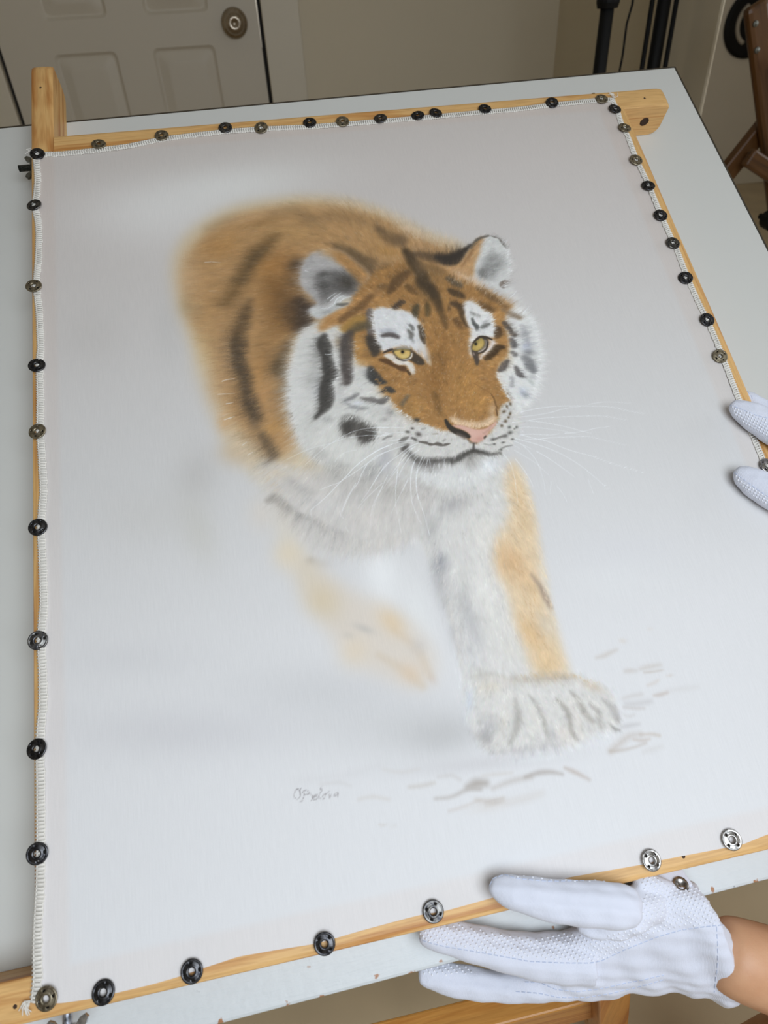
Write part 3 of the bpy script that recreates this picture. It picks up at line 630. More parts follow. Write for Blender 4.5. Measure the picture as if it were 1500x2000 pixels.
('B',(133,93,50),0.45,3228,3776,87,-13,-32,-146),
('B',(186,137,75),0.45,3455,3691,113,-17,-45,-193),
('B',(192,143,81),0.55,3556,3535,95,-15,-26,-105),
('B',(187,140,79),0.5,3005,3561,85,-13,-21,-104),
('B',(173,130,80),0.4,3294,4291,63,-9,-34,-156),
('S',(116,86,50),0.65,52,[(3200,3690,18),(3200,3623,28),(3206,3556,28),(3205,3484,23)]),
('S',(113,85,54),0.3,86,[(3238,4032,24),(3297,4024,34),(3344,3989,24)]),
('B',(189,140,80),0.5,3564,3790,44,19,34,-138),
('B',(203,163,117),0.4,3174,4070,18,5,6,-60),
('S',(216,186,154),0.85,35,[(3293,3418,23),(3370,3374,27),(3450,3342,27),(3542,3334,27),(3636,3378,27)]),
('B',(221,194,165),0.6,3642,3449,28,-10,-31,-73),
('B',(150,122,82),0.3,2941,3570,85,-13,-11,-57),
('S',(215,189,159),0.5,29,[(3235,4131,10),(3235,4047,14),(3225,3958,10)]),
('P',(207,202,196),0.97,50,[(1677,3274),(1896,3239),(2129,3156),(2451,3104),(2761,2986),(3022,2831),(3346,2779),(3616,2917),(3566,2720),(3300,2587),(3062,2453),(2935,2432),(2802,2476),(2649,2417),(2465,2394),(2291,2415),(2137,2433),(1995,2528),(1862,2696),(1752,2907)]),
('B',(159,156,150),0.7,2297,3115,92,-34,-20,-59),
('B',(156,155,153),0.7,2540,3065,99,3,-1,-62),
('B',(173,169,162),0.55,2690,2915,114,-42,-51,-140),
('B',(181,177,171),0.5,2401,2928,136,-22,-18,-103),
('B',(214,211,208),0.5,2149,2836,150,-55,-27,-81),
('B',(217,210,202),0.5,2477,2716,158,-26,-12,-67),
('S',(142,137,131),0.75,53,[(1710,2946,21),(1771,2958,37),(1850,2863,33),(1939,2783,16)]),
('S',(154,150,146),0.75,52,[(1939,2783,20),(2041,2723,24),(2137,2631,24),(2230,2584,16)]),
('S',(169,165,161),0.6,61,[(1892,3101,25),(1981,3008,33),(2065,2949,21)]),
('S',(182,179,175),0.6,72,[(2136,2621,28),(2262,2536,32),(2376,2495,20)]),
('B',(217,198,167),0.6,1819,3169,84,-31,-10,-34),
('B',(219,206,182),0.65,1811,2507,88,-51,-47,-92),
('B',(162,157,151),0.8,1964,2408,38,-6,-5,-32),
('B',(193,187,180),0.6,2018,2378,98,-17,-7,-47),
('B',(222,209,192),0.4,1648,2853,108,-18,-18,-150),
('B',(163,158,153),0.65,3225,2709,139,-45,-19,-49),
('B',(176,172,169),0.5,2980,2640,96,-16,-24,-109),
('B',(176,171,165),0.6,2946,2866,111,-51,-17,-36),
('P',(218,217,214),0.85,26,[(2874,3128),(3070,3051),(3275,3018),(3499,3052),(3585,3015),(3507,2875),(3374,2806),(3204,2802),(3027,2853),(2903,2963)]),
('B',(157,152,146),0.7,3358,3028,62,-23,-25,-60),
('B',(232,235,238),0.6,3498,2968,75,30,13,-50),
('B',(171,168,165),0.6,2979,3039,116,-42,-16,-42),
('S',(80,77,72),0.85,34,[(3209,3052,22),(3277,3072,24),(3334,3097,22),(3400,3108,24),(3454,3094,22),(3501,3074,18),(3556,3059,13),(3615,3063,9)]),
('S',(86,83,79),0.85,42,[(2868,3211,13),(2905,3140,24),(2952,3096,33),(3015,3075,35),(3089,3074,31),(3173,3067,24),(3259,3069,20),(3335,3100,22)]),
('S',(99,95,90),0.8,27,[(2881,3247,13),(2855,3232,22),(2830,3218,13)]),
('B',(150,145,140),0.5,3026,3044,123,-20,-9,-40),
('B',(129,125,119),0.55,3393,3078,58,-9,-9,-36),
('P',(217,202,183),0.6,97,[(1850,2470),(1974,2387),(2106,2244),(2274,2095),(2448,1987),(2579,1866),(2667,1736),(2733,1592),(2727,1445),(2648,1357),(2517,1374),(2366,1455),(2184,1579),(2049,1770),(1950,1977),(1865,2166)]),
('B',(221,209,189),0.5,1818,2662,99,21,47,-241),
('B',(216,203,180),0.5,1924,2315,110,32,53,-189),
('B',(211,197,170),0.4,2038,2058,106,40,53,-143),
('S',(206,188,163),0.35,65,[(2342,1625,22),(2502,1485,36),(2607,1358,29)]),
('S',(207,186,160),0.3,66,[(2486,1787,22),(2622,1612,33),(2676,1418,26)]),
('B',(213,195,163),0.5,1991,2097,99,-83,-79,-100),
('B',(222,197,161),0.65,2477,1847,71,-104,-68,-47),
('B',(224,206,179),0.5,2165,1681,85,-71,-79,-94),
('B',(222,196,168),0.45,2541,1456,60,-71,-63,-50),
('B',(191,186,179),0.65,2271,1832,71,-41,-15,-26),
('B',(201,194,184),0.5,2146,1804,42,-15,-10,-28),
('B',(202,196,191),0.5,2639,1636,50,-43,-45,-50),
('B',(206,190,177),0.35,2688,1391,28,9,16,-47),
('B',(227,212,188),0.5,1800,2471,90,-76,-70,-93),
('P',(214,211,206),0.98,15,[(3056,2786),(2915,2644),(2819,2500),(2842,2250),(2868,2030),(2899,1793),(2901,1549),(2905,1371),(2869,1167),(2896,994),(2960,855),(3087,813),(3322,805),(3555,780),(3755,835),(3915,824),(3950,1026),(3876,1156),(3691,1268),(3678,1512),(3689,1888),(3698,2194),(3755,2506),(3765,2766),(3721,2945),(3575,2919),(3348,2786)]),
('P',(225,199,162),0.9,56,[(3687,2966),(3727,2910),(3744,2735),(3745,2510),(3712,2261),(3689,2054),(3661,1803),(3667,1587),(3670,1395),(3668,1277),(3527,1272),(3417,1315),(3395,1507),(3372,1729),(3371,1954),(3332,2132),(3361,2285),(3402,2376),(3506,2476),(3568,2613),(3572,2801)]),
('B',(212,173,129),0.75,3474,2151,104,28,26,-139),
('B',(216,180,134),0.75,3472,1606,76,23,35,-141),
('B',(221,186,143),0.6,3415,2223,55,-9,-31,-119),
('B',(227,199,159),0.6,3670,2728,60,1,-18,-190),
('B',(212,184,145),0.5,3667,2449,67,7,-2,-150),
('B',(216,185,142),0.7,3541,1378,85,13,8,-85),
('B',(211,178,137),0.55,3555,1974,63,22,37,-132),
('S',(163,143,126),0.85,38,[(3601,2017,12),(3638,1934,20),(3654,1838,24),(3678,1742,12)]),
('B',(220,211,197),0.6,3679,1987,40,8,11,-92),
('B',(195,188,176),0.5,3593,1650,55,13,17,-94),
('B',(141,141,147),0.85,2933,2243,58,-10,-17,-79),
('B',(176,175,176),0.6,2894,2104,63,0,-5,-118),
('B',(179,177,175),0.5,3050,1909,86,8,5,-152),
('B',(182,181,182),0.5,3052,1745,70,2,-3,-149),
('B',(173,170,168),0.6,2929,2536,63,-11,-23,-107),
('B',(158,155,154),0.65,3127,2686,124,14,2,-68),
('B',(227,222,213),0.6,3296,2439,104,-17,-36,-147),
('B',(217,213,207),0.6,3244,1752,68,21,43,-164),
('B',(211,210,210),0.5,3005,1513,96,-17,-25,-107),
('B',(219,215,206),0.6,3285,1527,59,20,31,-103),
('B',(173,164,156),0.4,3040,1390,50,-29,-16,-25),
('B',(179,177,177),0.5,2907,1976,62,2,-2,-154),
('B',(182,180,180),0.45,2924,1687,61,2,-2,-148),
('B',(230,226,220),0.5,3201,2052,80,0,-10,-156),
('B',(230,227,220),0.5,3226,1879,70,15,27,-186),
('B',(195,193,193),0.4,3064,1622,69,5,4,-132),
('S',(187,180,169),0.6,29,[(2974,1364,11),(3124,1351,15),(3233,1297,15)]),
('S',(178,166,150),0.65,41,[(3252,1294,18),(3391,1273,26),(3552,1259,26),(3701,1232,18)]),
('B',(216,206,187),0.6,3085,1276,111,-11,-8,-49),
('B',(206,212,221),0.7,2917,1210,35,-10,-33,-100),
('B',(173,171,172),0.65,3007,1006,67,-39,-48,-69),
('B',(155,152,150),0.6,2971,939,48,-40,-34,-35),
('B',(213,207,196),0.5,3123,1031,47,-17,-44,-95),
('S',(163,159,152),0.6,40,[(3240,1170,11),(3231,1058,25),(3193,953,25),(3123,874,14)]),
('S',(219,214,205),0.7,40,[(3323,1098,14),(3346,999,28),(3293,916,21)]),
('S',(168,164,157),0.7,34,[(3350,1160,11),(3385,1067,18),(3399,971,18),(3398,860,11)]),
('S',(151,144,135),0.62,34,[(3527,1099,11),(3572,1043,18),(3585,965,20),(3576,882,18),(3596,814,11)]),
('S',(216,210,202),0.7,34,[(3624,1081,14),(3641,964,22),(3632,834,22)]),
('S',(152,145,135),0.55,40,[(3651,1134,11),(3680,1061,18),(3704,971,22),(3746,907,14)]),
('S',(214,209,201),0.65,28,[(3740,1089,11),(3781,985,18),(3799,878,18)]),
('S',(150,146,141),0.55,34,[(3763,1027,11),(3798,973,18),(3795,898,18),(3790,852,11)]),
('S',(216,212,206),0.65,28,[(3846,1060,11),(3866,960,18),(3876,864,14)]),
('S',(168,164,161),0.65,41,[(3869,1036,18),(3911,971,25),(3927,892,22)]),
('S',(142,139,136),0.7,16,[(3865,861,7),(3886,829,9),(3922,813,7)]),
('B',(198,175,148),0.55,3809,1144,70,-38,-17,-25),
('B',(221,211,200),0.6,3513,875,42,-36,-37,-35),
('B',(177,175,175),0.5,3431,872,40,-15,-28,-56),
('S',(185,182,182),0.6,51,[(2996,843,21),(3217,820,28),(3464,811,21)]),
('B',(220,221,221),0.7,3302,732,218,-16,-3,-23),
('S',(147,135,123),0.6000000000000001,75,[(2771,655,9),(2835,661,26),(2900,653,17)]),
('S',(176,168,161),0.6400000000000001,43,[(2540,622,6),(2652,613,8),(2772,638,11),(2854,622,8)]),
('S',(187,179,172),0.6000000000000001,54,[(2938,611,9),(3079,632,14),(3215,632,14)]),
('S',(162,152,144),0.6000000000000001,44,[(3178,639,6),(3278,647,15),(3364,635,12),(3435,609,6)]),
('S',(177,160,148),0.6000000000000001,44,[(3465,643,6),(3515,611,12),(3564,575,9),(3612,539,3)]),
('S',(191,180,169),0.6400000000000001,53,[(2811,561,8),(2918,532,14),(2995,535,8)]),
('S',(173,160,150),0.48,42,[(2869,525,6),(2926,526,11),(2984,528,6)]),
('S',(203,195,188),0.48,75,[(2989,510,11),(3133,508,17),(3262,518,11)]),
('S',(205,197,191),0.6400000000000001,32,[(2614,531,6),(2710,538,8),(2838,556,6)]),
('S',(197,191,187),0.48,43,[(2588,751,6),(2681,742,9),(2731,707,9)]),
('S',(203,195,187),0.48,43,[(2893,702,6),(2988,693,9),(3092,682,6)]),
('B',(213,207,201),0.5,2892,503,140,-5,-2,-31),
('S',(193,185,176),0.5599999999999999,43,[(2383,725,8),(2466,718,11),(2552,719,8)]),
('S',(203,195,186),0.48,42,[(2036,714,6),(2128,713,8),(2233,676,6)]),
('S',(203,196,188),0.5599999999999999,21,[(2142,539,4),(2204,523,5),(2248,518,4)]),
('S',(201,197,194),0.4,42,[(1800,853,6),(1928,841,8),(1996,807,6)]),
('S',(205,199,193),0.4,43,[(2232,867,6),(2338,829,9),(2469,822,6)]),
('S',(198,189,180),0.6400000000000001,48,[(3907,1326,6),(3963,1329,13),(4008,1340,13),(4075,1355,6)]),
('B',(215,208,201),0.7,4142,1409,28,-10,-9,-17),
('B',(218,212,206),0.5,4371,1459,23,-4,-5,-15),
('S',(195,186,178),0.6000000000000001,48,[(4092,1195,10),(4126,1192,13),(4172,1184,6)]),
('S',(198,190,182),0.6000000000000001,48,[(4208,1190,10),(4265,1193,16),(4362,1192,10)]),
('S',(189,178,166),0.6000000000000001,24,[(4226,1161,5),(4280,1155,6),(4362,1153,5)]),
('S',(207,196,187),0.6000000000000001,36,[(4222,1069,6),(4280,1077,9),(4313,1091,5)]),
('B',(207,198,191),0.7,4408,1106,23,-4,-4,-10),
('S',(192,179,169),0.6400000000000001,35,[(4244,992,6),(4291,990,13),(4348,995,9)]),
('S',(205,201,198),0.4,59,[(4365,1005,9),(4474,998,13),(4583,991,9)]),
('S',(196,189,184),0.5599999999999999,47,[(4012,1013,6),(4082,1019,9),(4156,1017,9)]),
('S',(190,186,185),0.5599999999999999,58,[(4025,972,12),(4103,961,16),(4205,958,12)]),
('S',(190,182,177),0.5599999999999999,35,[(3999,955,6),(4067,934,8),(4144,920,6)]),
('S',(200,194,190),0.48,35,[(3988,899,6),(4024,886,9),(4059,892,6)]),
('S',(184,181,180),0.5599999999999999,46,[(3944,827,9),(4005,828,12),(4071,825,6)]),
('S',(182,169,157),0.48,68,[(3813,690,15),(3906,732,18),(3982,760,15),(4061,757,9)]),
('S',(190,175,161),0.5599999999999999,34,[(4060,754,6),(4137,743,9),(4191,724,9)]),
('S',(188,173,161),0.5599999999999999,34,[(3999,732,6),(4048,717,9),(4113,714,6)]),
('S',(182,169,157),0.52,34,[(3812,687,9),(3895,680,9),(3982,682,6),(4079,693,6)]),
('S',(202,198,194),0.4,56,[(4048,640,12),(4116,645,15),(4185,650,9)]),
('S',(203,200,200),0.24,96,[(1661,905,11),(1971,881,17),(2238,901,11)])]
DETAIL = [('P',(73,64,54),0.95,8,[(3082,4150),(3102,4133),(3130,4094),(3159,4058),(3178,4017),(3176,3979),(3142,3977),(3109,3992),(3079,4021),(3054,4042),(3089,4068),(3099,4102)]),
('P',(154,145,133),0.8,6,[(2932,4154),(2976,4166),(3037,4167),(3082,4150),(3099,4116),(3092,4082),(3056,4052),(3011,4038),(2973,4058),(2945,4097)]),
('P',(60,53,46),1,5,[(2928,4148),(2965,4167),(3025,4168),(3081,4148),(3094,4117),(3082,4080),(3051,4057),(3013,4048),(2978,4067),(2948,4100)]),
('P',(214,182,110),1,5,[(2941,4143),(2975,4159),(3023,4159),(3074,4142),(3083,4115),(3067,4080),(3040,4063),(3003,4060),(2974,4077),(2950,4110)]),
('B',(219,201,138),0.6,3026,4085,35,-5,-4,-20),
('S',(130,116,78),0.7,10,[(2957,4158,10),(3023,4157,14),(3073,4137,10)]),
('B',(28,26,24),1,3015,4130,15,-2,-3,-16),
('B',(28,26,24),1,3015,4130,11,-2,-3,-13),
('S',(227,221,210),0.8,5,[(3091,4103,5),(3080,4070,7),(3052,4049,7),(3001,4047,5)]),
('S',(73,67,62),0.8,5,[(2948,4082,5),(2978,4053,6),(3017,4039,6),(3060,4045,5)]),
('S',(71,63,57),0.95,7,[(2846,4143,5),(2872,4153,10),(2903,4162,12),(2932,4169,10)]),
('P',(91,65,44),0.9,9,[(2793,4084),(2841,4087),(2886,4071),(2914,4032),(2951,4006),(3006,3984),(3019,3961),(3005,3932),(2957,3946),(2927,3975),(2886,4008),(2823,4052)]),
('S',(83,65,47),0.85,9,[(3020,3933,12),(3032,3904,14)]),
('S',(178,178,176),0.5,10,[(2978,4172,10),(3026,4174,12),(3083,4157,10)]),
('P',(67,61,53),1,5,[(3617,4090),(3646,4135),(3691,4168),(3732,4180),(3771,4164),(3784,4130),(3768,4089),(3730,4048),(3682,4027),(3646,4032),(3615,4054)]),
('P',(142,130,118),0.95,5,[(3744,4153),(3771,4139),(3770,4103),(3740,4064),(3696,4035),(3662,4032),(3694,4053),(3733,4087),(3750,4127)]),
('P',(188,161,93),1,6,[(3626,4088),(3654,4130),(3696,4160),(3729,4170),(3744,4143),(3740,4107),(3711,4072),(3675,4049),(3638,4048),(3621,4061)]),
('B',(215,185,111),0.6,3693,4096,36,-5,-9,-36),
('B',(131,121,77),0.55,3693,4150,35,20,6,-19),
('B',(26,26,24),1,3666,4118,13,-2,-4,-16),
('B',(26,26,24),1,3666,4118,10,-1,-3,-12),
('S',(65,55,47),0.95,5,[(3646,4135,6),(3699,4174,10),(3732,4184,11),(3784,4166,12),(3818,4140,7)]),
('S',(210,196,184),0.7,5,[(3671,4032,5),(3711,4044,6),(3748,4070,5)]),
('S',(67,59,53),0.9,5,[(3662,4019,7),(3706,4027,9),(3752,4063,8),(3778,4123,6)]),
('P',(80,70,62),0.95,8,[(3612,4055),(3643,4043),(3664,4019),(3659,3984),(3655,3943),(3629,3898),(3615,3917),(3612,3977)]),
('S',(176,156,143),0.7,5,[(3625,4032,5),(3626,4010,6)]),
('P',(217,174,159),0.97,7,[(3274,3363),(3354,3357),(3417,3325),(3475,3298),(3545,3295),(3610,3321),(3661,3348),(3636,3307),(3574,3262),(3534,3217),(3482,3185),(3423,3180),(3400,3216),(3402,3273),(3335,3325)]),
('B',(228,188,173),0.5,3438,3267,48,-17,-11,-27),
('B',(197,144,131),0.5,3477,3210,39,9,2,-23),
('S',(187,150,135),0.51,17,[(3523,3254,9),(3548,3263,9),(3607,3311,7)]),
('S',(58,53,47),0.9894,17,[(3240,3420,13),(3256,3360,22),(3292,3315,27),(3333,3290,29),(3368,3265,27),(3392,3245,18)]),
('S',(118,106,97),0.612,26,[(3308,3281,13),(3356,3241,18)]),
('S',(75,68,59),0.867,12,[(3521,3212,9),(3536,3226,7)]),
('S',(118,104,93),0.714,15,[(3380,3219,7),(3406,3183,9),(3445,3174,7)]),
('S',(91,86,82),0.918,14,[(3422,3177,7),(3413,3144,10),(3403,3108,13)]),
('S',(71,68,63),0.765,27,[(3309,3089,4),(3358,3100,9),(3403,3109,13),(3444,3098,9),(3481,3083,5)]),
('S',(90,86,82),0.51,25,[(2925,3103,4),(2976,3078,9),(3032,3073,10),(3117,3071,7),(3190,3067,4)]),
('S',(78,73,69),0.612,25,[(2893,3248,4),(2861,3231,13),(2834,3211,9)]),
('S',(129,126,122),0.714,13,[(2692,3327,7),(2729,3343,9),(2770,3346,7)]),
('S',(99,95,90),0.714,17,[(2901,3316,7),(2864,3303,18),(2826,3287,13)]),
('B',(91,86,80),0.95,2950,3389,14,-5,-4,-10),
('B',(91,86,80),0.95,2905,3364,20,-6,-4,-12),
('B',(91,85,80),0.95,2989,3328,24,-9,-7,-18),
('B',(90,85,80),0.95,2952,3286,16,-14,-9,-11),
('B',(90,85,80),0.95,2932,3302,11,-7,-5,-8),
('B',(76,71,64),0.97,3002,3462,28,-9,-7,-20),
('S',(99,93,86),0.918,12,[(2983,3259,7),(3034,3242,13),(3049,3233,9),(3064,3223,13),(3097,3218,9),(3120,3219,16),(3147,3208,16),(3165,3199,9),(3191,3201,12),(3227,3205,4)]),
('S',(139,127,109),0.612,12,[(3106,3312,4),(3146,3309,7)]),
('S',(162,157,150),0.612,12,[(3026,3370,9),(3056,3375,9)]),
('S',(151,146,139),0.612,14,[(3177,3238,7),(3196,3248,9)]),
('B',(95,79,59),0.95,3816,3489,11,5,4,-16),
('B',(95,79,59),0.95,3781,3469,9,4,4,-18),
('B',(95,79,59),0.95,3743,3426,18,4,1,-14),
('B',(95,79,59),0.95,3791,3399,11,-5,-9,-18),
('B',(95,79,59),0.95,3768,3366,11,-2,-3,-12),
('B',(95,79,59),0.95,3734,3336,14,-2,-4,-16),
('B',(94,79,59),0.95,3692,3298,13,-2,-4,-14),
('B',(100,98,93),0.95,3751,3275,15,-2,-4,-14),
('B',(100,98,93),0.95,3812,3267,11,-2,-4,-14),
('B',(100,98,93),0.95,3744,3225,23,1,-2,-17),
('B',(100,97,93),0.95,3697,3202,24,1,-2,-17),
('B',(100,97,92),0.95,3590,3186,24,-1,-3,-15),
('B',(99,97,92),0.95,3588,3143,14,-2,-3,-10),
('B',(99,97,92),0.95,3664,3146,17,0,-1,-9),
('B',(99,97,92),0.95,3632,3084,11,-2,-2,-9),
('B',(100,97,93),0.95,3749,3164,14,-2,-2,-8),
('B',(100,98,93),0.95,3790,3254,9,-1,-2,-7),
('S',(119,115,110),0.867,14,[(3612,3189,7),(3643,3197,9),(3680,3203,10)]),
('S',(129,127,122),0.714,12,[(3609,3085,4),(3666,3104,7),(3702,3108,6),(3732,3109,4)]),
('S',(140,138,132),0.612,12,[(3505,3158,4),(3542,3143,6),(3565,3142,4)]),
('S',(112,82,52),0.765,11,[(3676,3611,5),(3691,3561,7),(3691,3501,7),(3700,3467,7)]),
('S',(98,73,51),0.8160000000000001,10,[(3684,3463,5),(3682,3430,7),(3679,3398,6)]),
('S',(135,98,58),0.51,11,[(3551,3738,4),(3614,3674,5),(3662,3626,5)]),
('S',(144,138,139),0.85,3,[(1649,853,2),(1635,850,2),(1623,833,2),(1618,816,2),(1622,801,2),(1637,794,2),(1652,799,2),(1660,815,2),(1660,836,2),(1655,851,2),(1644,857,2)]),
('S',(144,138,139),0.85,3,[(1643,851,2),(1660,844,2),(1668,851,2)]),
('S',(144,138,139),0.85,3,[(1662,796,2),(1666,795,2)]),
('S',(144,138,139),0.85,3,[(1679,827,2),(1684,813,2),(1677,794,2),(1667,777,2),(1652,771,2)]),
('S',(144,138,139),0.85,3,[(1675,825,2),(1683,834,2),(1702,834,2),(1717,822,2),(1714,813,2),(1696,810,2),(1682,810,2)]),
('S',(144,138,139),0.85,3,[(1707,810,2),(1726,807,2),(1735,793,2),(1735,776,2),(1722,765,2)]),
('S',(144,138,139),0.85,3,[(1743,785,2),(1758,784,2),(1769,793,2),(1757,797,2),(1743,787,2),(1742,774,2),(1750,766,2),(1764,770,2),(1773,776,2)]),
('S',(144,138,139),0.85,3,[(1809,841,2),(1806,821,2),(1797,807,2),(1786,799,2),(1781,785,2),(1781,771,2),(1788,765,2)]),
('S',(144,138,139),0.85,3,[(1805,783,2),(1799,771,2),(1803,761,2),(1814,766,2),(1818,780,2),(1814,790,2)]),
('S',(144,138,139),0.85,3,[(1813,791,2),(1828,789,2),(1851,799,2)]),
('S',(144,138,139),0.85,3,[(1845,784,2),(1843,770,2),(1846,758,2),(1853,766,2),(1861,781,2)]),
('S',(144,138,139),0.85,3,[(1904,782,2),(1886,777,2),(1874,769,2),(1881,762,2),(1896,768,2),(1906,781,2),(1906,769,2),(1900,753,2)]),
('S',(144,138,139),0.85,3,[(1797,830,2),(1793,816,2)])]
WHISKERS = [(2,0.9,[(2762,3424),(2680,3442),(2596,3448),(2527,3444),(2457,3433),(2392,3412),(2337,3389),(2216,3327),(2130,3267),(2038,3202)]),
(2,0.8,[(2752,3374),(2688,3397),(2618,3414),(2564,3432)]),
(2,0.8,[(2751,3368),(2682,3363),(2584,3382),(2472,3387),(2376,3383),(2265,3357),(2175,3349),(2061,3327),(1900,3270)]),
(2,0.6,[(2725,3379),(2653,3358),(2577,3345)]),
(3,0.95,[(2732,3267),(2630,3237),(2519,3180),(2426,3122),(2355,3061),(2279,3001),(2185,2922),(2113,2870),(2023,2809)]),
(2,0.9,[(2723,3219),(2616,3189),(2528,3136),(2418,3075),(2328,3032),(2264,3004),(2185,2987),(2117,2968)]),
(2,0.9,[(2527,3130),(2469,3054),(2423,2978),(2363,2916),(2298,2822),(2261,2758)]),
(2,0.8,[(2703,3117),(2623,3048),(2553,2969),(2490,2890),(2422,2819)]),
(2,0.7,[(2615,2947),(2520,2879),(2438,2816),(2386,2767)]),
(2,0.6,[(2671,3010),(2602,2907),(2541,2811),(2499,2731)]),
(2,0.6,[(2462,3266),(2384,3263),(2312,3232),(2271,3183)]),
(2,0.9,[(2934,3283),(2837,3285),(2756,3273),(2660,3244),(2550,3197)]),
(2,0.9,[(2875,3248),(2781,3231),(2675,3205),(2589,3163),(2540,3140)]),
(2,0.9,[(2973,3251),(2894,3226),(2817,3182),(2722,3129),(2659,3091),(2587,3005),(2511,2916)]),
(2,0.9,[(2939,3225),(2863,3187),(2815,3145),(2775,3084),(2749,3009),(2720,2918),(2706,2861)]),
(2,0.85,[(2959,3185),(2890,3152),(2833,3093),(2789,3039),(2754,2978)]),
(2,0.85,[(2942,3131),(2906,3094),(2878,3037),(2851,2963),(2824,2841)]),
(2,0.8,[(2979,3119),(2940,3064),(2911,3008),(2887,2921),(2875,2833)]),
(2,0.8,[(2913,3211),(2843,3141),(2762,3074),(2692,3000)]),
(2,0.8,[(3021,3100),(2990,3037),(2966,2974),(2955,2910)]),
(2,0.8,[(3060,3045),(3041,2999),(3038,2957)]),
(2,0.9,[(3099,3042),(3093,3003),(3097,2971)]),
(2,0.9,[(3151,3073),(3141,3038),(3146,3000)]),
(2,0.8,[(3030,3093),(3027,3050),(3022,3014)]),
(2,0.6,[(2827,2954),(2789,2901),(2762,2851)]),
(2,0.7,[(2875,3361),(2781,3376),(2693,3358),(2612,3352)]),
(2,0.8,[(2884,3405),(2763,3430),(2668,3441),(2595,3446)]),
(2,0.7,[(2831,3308),(2740,3307),(2636,3298)]),
(2,0.6,[(2716,3361),(2676,3393),(2634,3412)]),
(2,0.6,[(3001,3116),(2947,3044),(2896,2992)]),
(2,0.6,[(2756,3045),(2695,2988),(2604,2889)]),
(2,0.8,[(2905,3087),(2863,3013),(2828,2858),(2817,2737),(2833,2635),(2849,2554)]),
(2,0.9,[(2917,3016),(2883,2918),(2871,2795),(2887,2648),(2897,2461)]),
(2,0.7,[(2755,3030),(2717,2899),(2688,2769),(2679,2671)]),
(2,0.6,[(2822,2939),(2736,2828),(2634,2679)]),
(2,0.7,[(2410,2983),(2331,2883),(2268,2783),(2258,2752)]),
(2,0.6,[(2245,2765),(2252,2715),(2279,2694)]),
(2,0.5,[(2024,2812),(2023,2736),(2017,2662)]),
(2,0.6,[(2619,2926),(2522,2796),(2471,2684)]),
(2,0.5,[(2268,2631),(2285,2583)]),
(2,0.5,[(2686,2626),(2683,2508)]),
(2,0.9,[(3886,3400),(4050,3413),(4192,3408),(4308,3394),(4471,3369),(4673,3327),(4810,3268),(4934,3223)]),
(2,0.85,[(3853,3356),(4024,3352),(4162,3361),(4285,3377),(4405,3376)]),
(2,0.75,[(3788,3316),(3904,3311),(4031,3316),(4196,3303),(4361,3287),(4565,3257),(4681,3216),(4766,3187)]),
(2,0.8,[(3929,3310),(4045,3276),(4204,3215),(4322,3160),(4433,3106)]),
(2,0.6,[(3836,3261),(3944,3246),(4084,3206),(4199,3170),(4325,3114)]),
(2,0.9,[(3822,3193),(3935,3182),(4052,3155),(4152,3152)]),
(2,0.75,[(4201,3148),(4342,3140),(4473,3154),(4608,3150)]),
(2,0.85,[(3830,3193),(3925,3145),(4029,3102),(4119,3039),(4232,2972),(4370,2906),(4488,2830),(4631,2756),(4752,2692)]),
(2,0.7,[(3851,3148),(3962,3130),(4094,3125),(4272,3104),(4385,3088),(4497,3042),(4682,2959)]),
(2,0.9,[(3766,3170),(3891,3110),(4012,3042),(4128,2958),(4243,2843),(4336,2716),(4408,2606)]),
(2,0.9,[(3760,3144),(3828,3094),(3883,3051)]),
(2,0.85,[(3917,3026),(3995,2953),(4082,2856),(4166,2752)]),
(2,0.7,[(3821,3095),(3871,3007),(3900,2907),(3905,2777),(3889,2635)]),
(2,0.8,[(3726,2987),(3766,2893),(3796,2794),(3811,2715)]),
(2,0.8,[(3642,3039),(3676,2951),(3677,2831),(3662,2698),(3646,2608)]),
(2,0.6,[(3738,3064),(3817,2990),(3892,2908),(3960,2802)]),
(2,0.6,[(4002,2693),(4030,2621),(4043,2543)]),
(2,0.5,[(3964,2742),(3926,2638)]),
(2,0.5,[(4272,2709),(4276,2589)]),
(2,0.6,[(4476,3385),(4648,3382),(4851,3337)]),
(2,0.5,[(3750,3106),(3789,3069)]),
(4,0.5,[(1443,5315),(1506,5312),(1577,5293)]),
(3,0.4,[(1458,4995),(1520,4992)]),
(4,0.6,[(1472,4066),(1515,4076),(1574,4075)]),
(3,0.6,[(1426,3947),(1493,3941),(1559,3934)]),
(4,0.6,[(1483,3848),(1542,3851)]),
(4,0.7,[(1456,3703),(1502,3713),(1536,3719)]),
(3,0.6,[(1568,3451),(1607,3473)]),
(3,0.6,[(1602,3358),(1645,3379)]),
(3,0.8,[(2466,4771),(2521,4808),(2554,4826)]),
(3,0.8,[(2486,4746),(2542,4790),(2596,4820)]),
(3,0.8,[(2517,4712),(2549,4759),(2609,4788)]),
(2,0.7,[(2391,4678),(2450,4673),(2503,4699)]),
(3,0.7,[(2568,4727),(2616,4757),(2679,4764)]),
(3,0.7,[(2314,5103),(2348,5083)]),
(3,0.8,[(2353,4201),(2387,4196),(2411,4196)]),
(2,0.7,[(2397,4374),(2429,4348)]),
(2,0.7,[(2486,4446),(2505,4415)]),
(3,0.8,[(4101,4565),(4140,4590),(4172,4624)]),
(3,0.8,[(4166,4375),(4207,4407),(4231,4426)]),
(2,0.7,[(3128,4347),(3144,4308)]),
(2,0.6,[(2709,3980),(2743,4002)])]
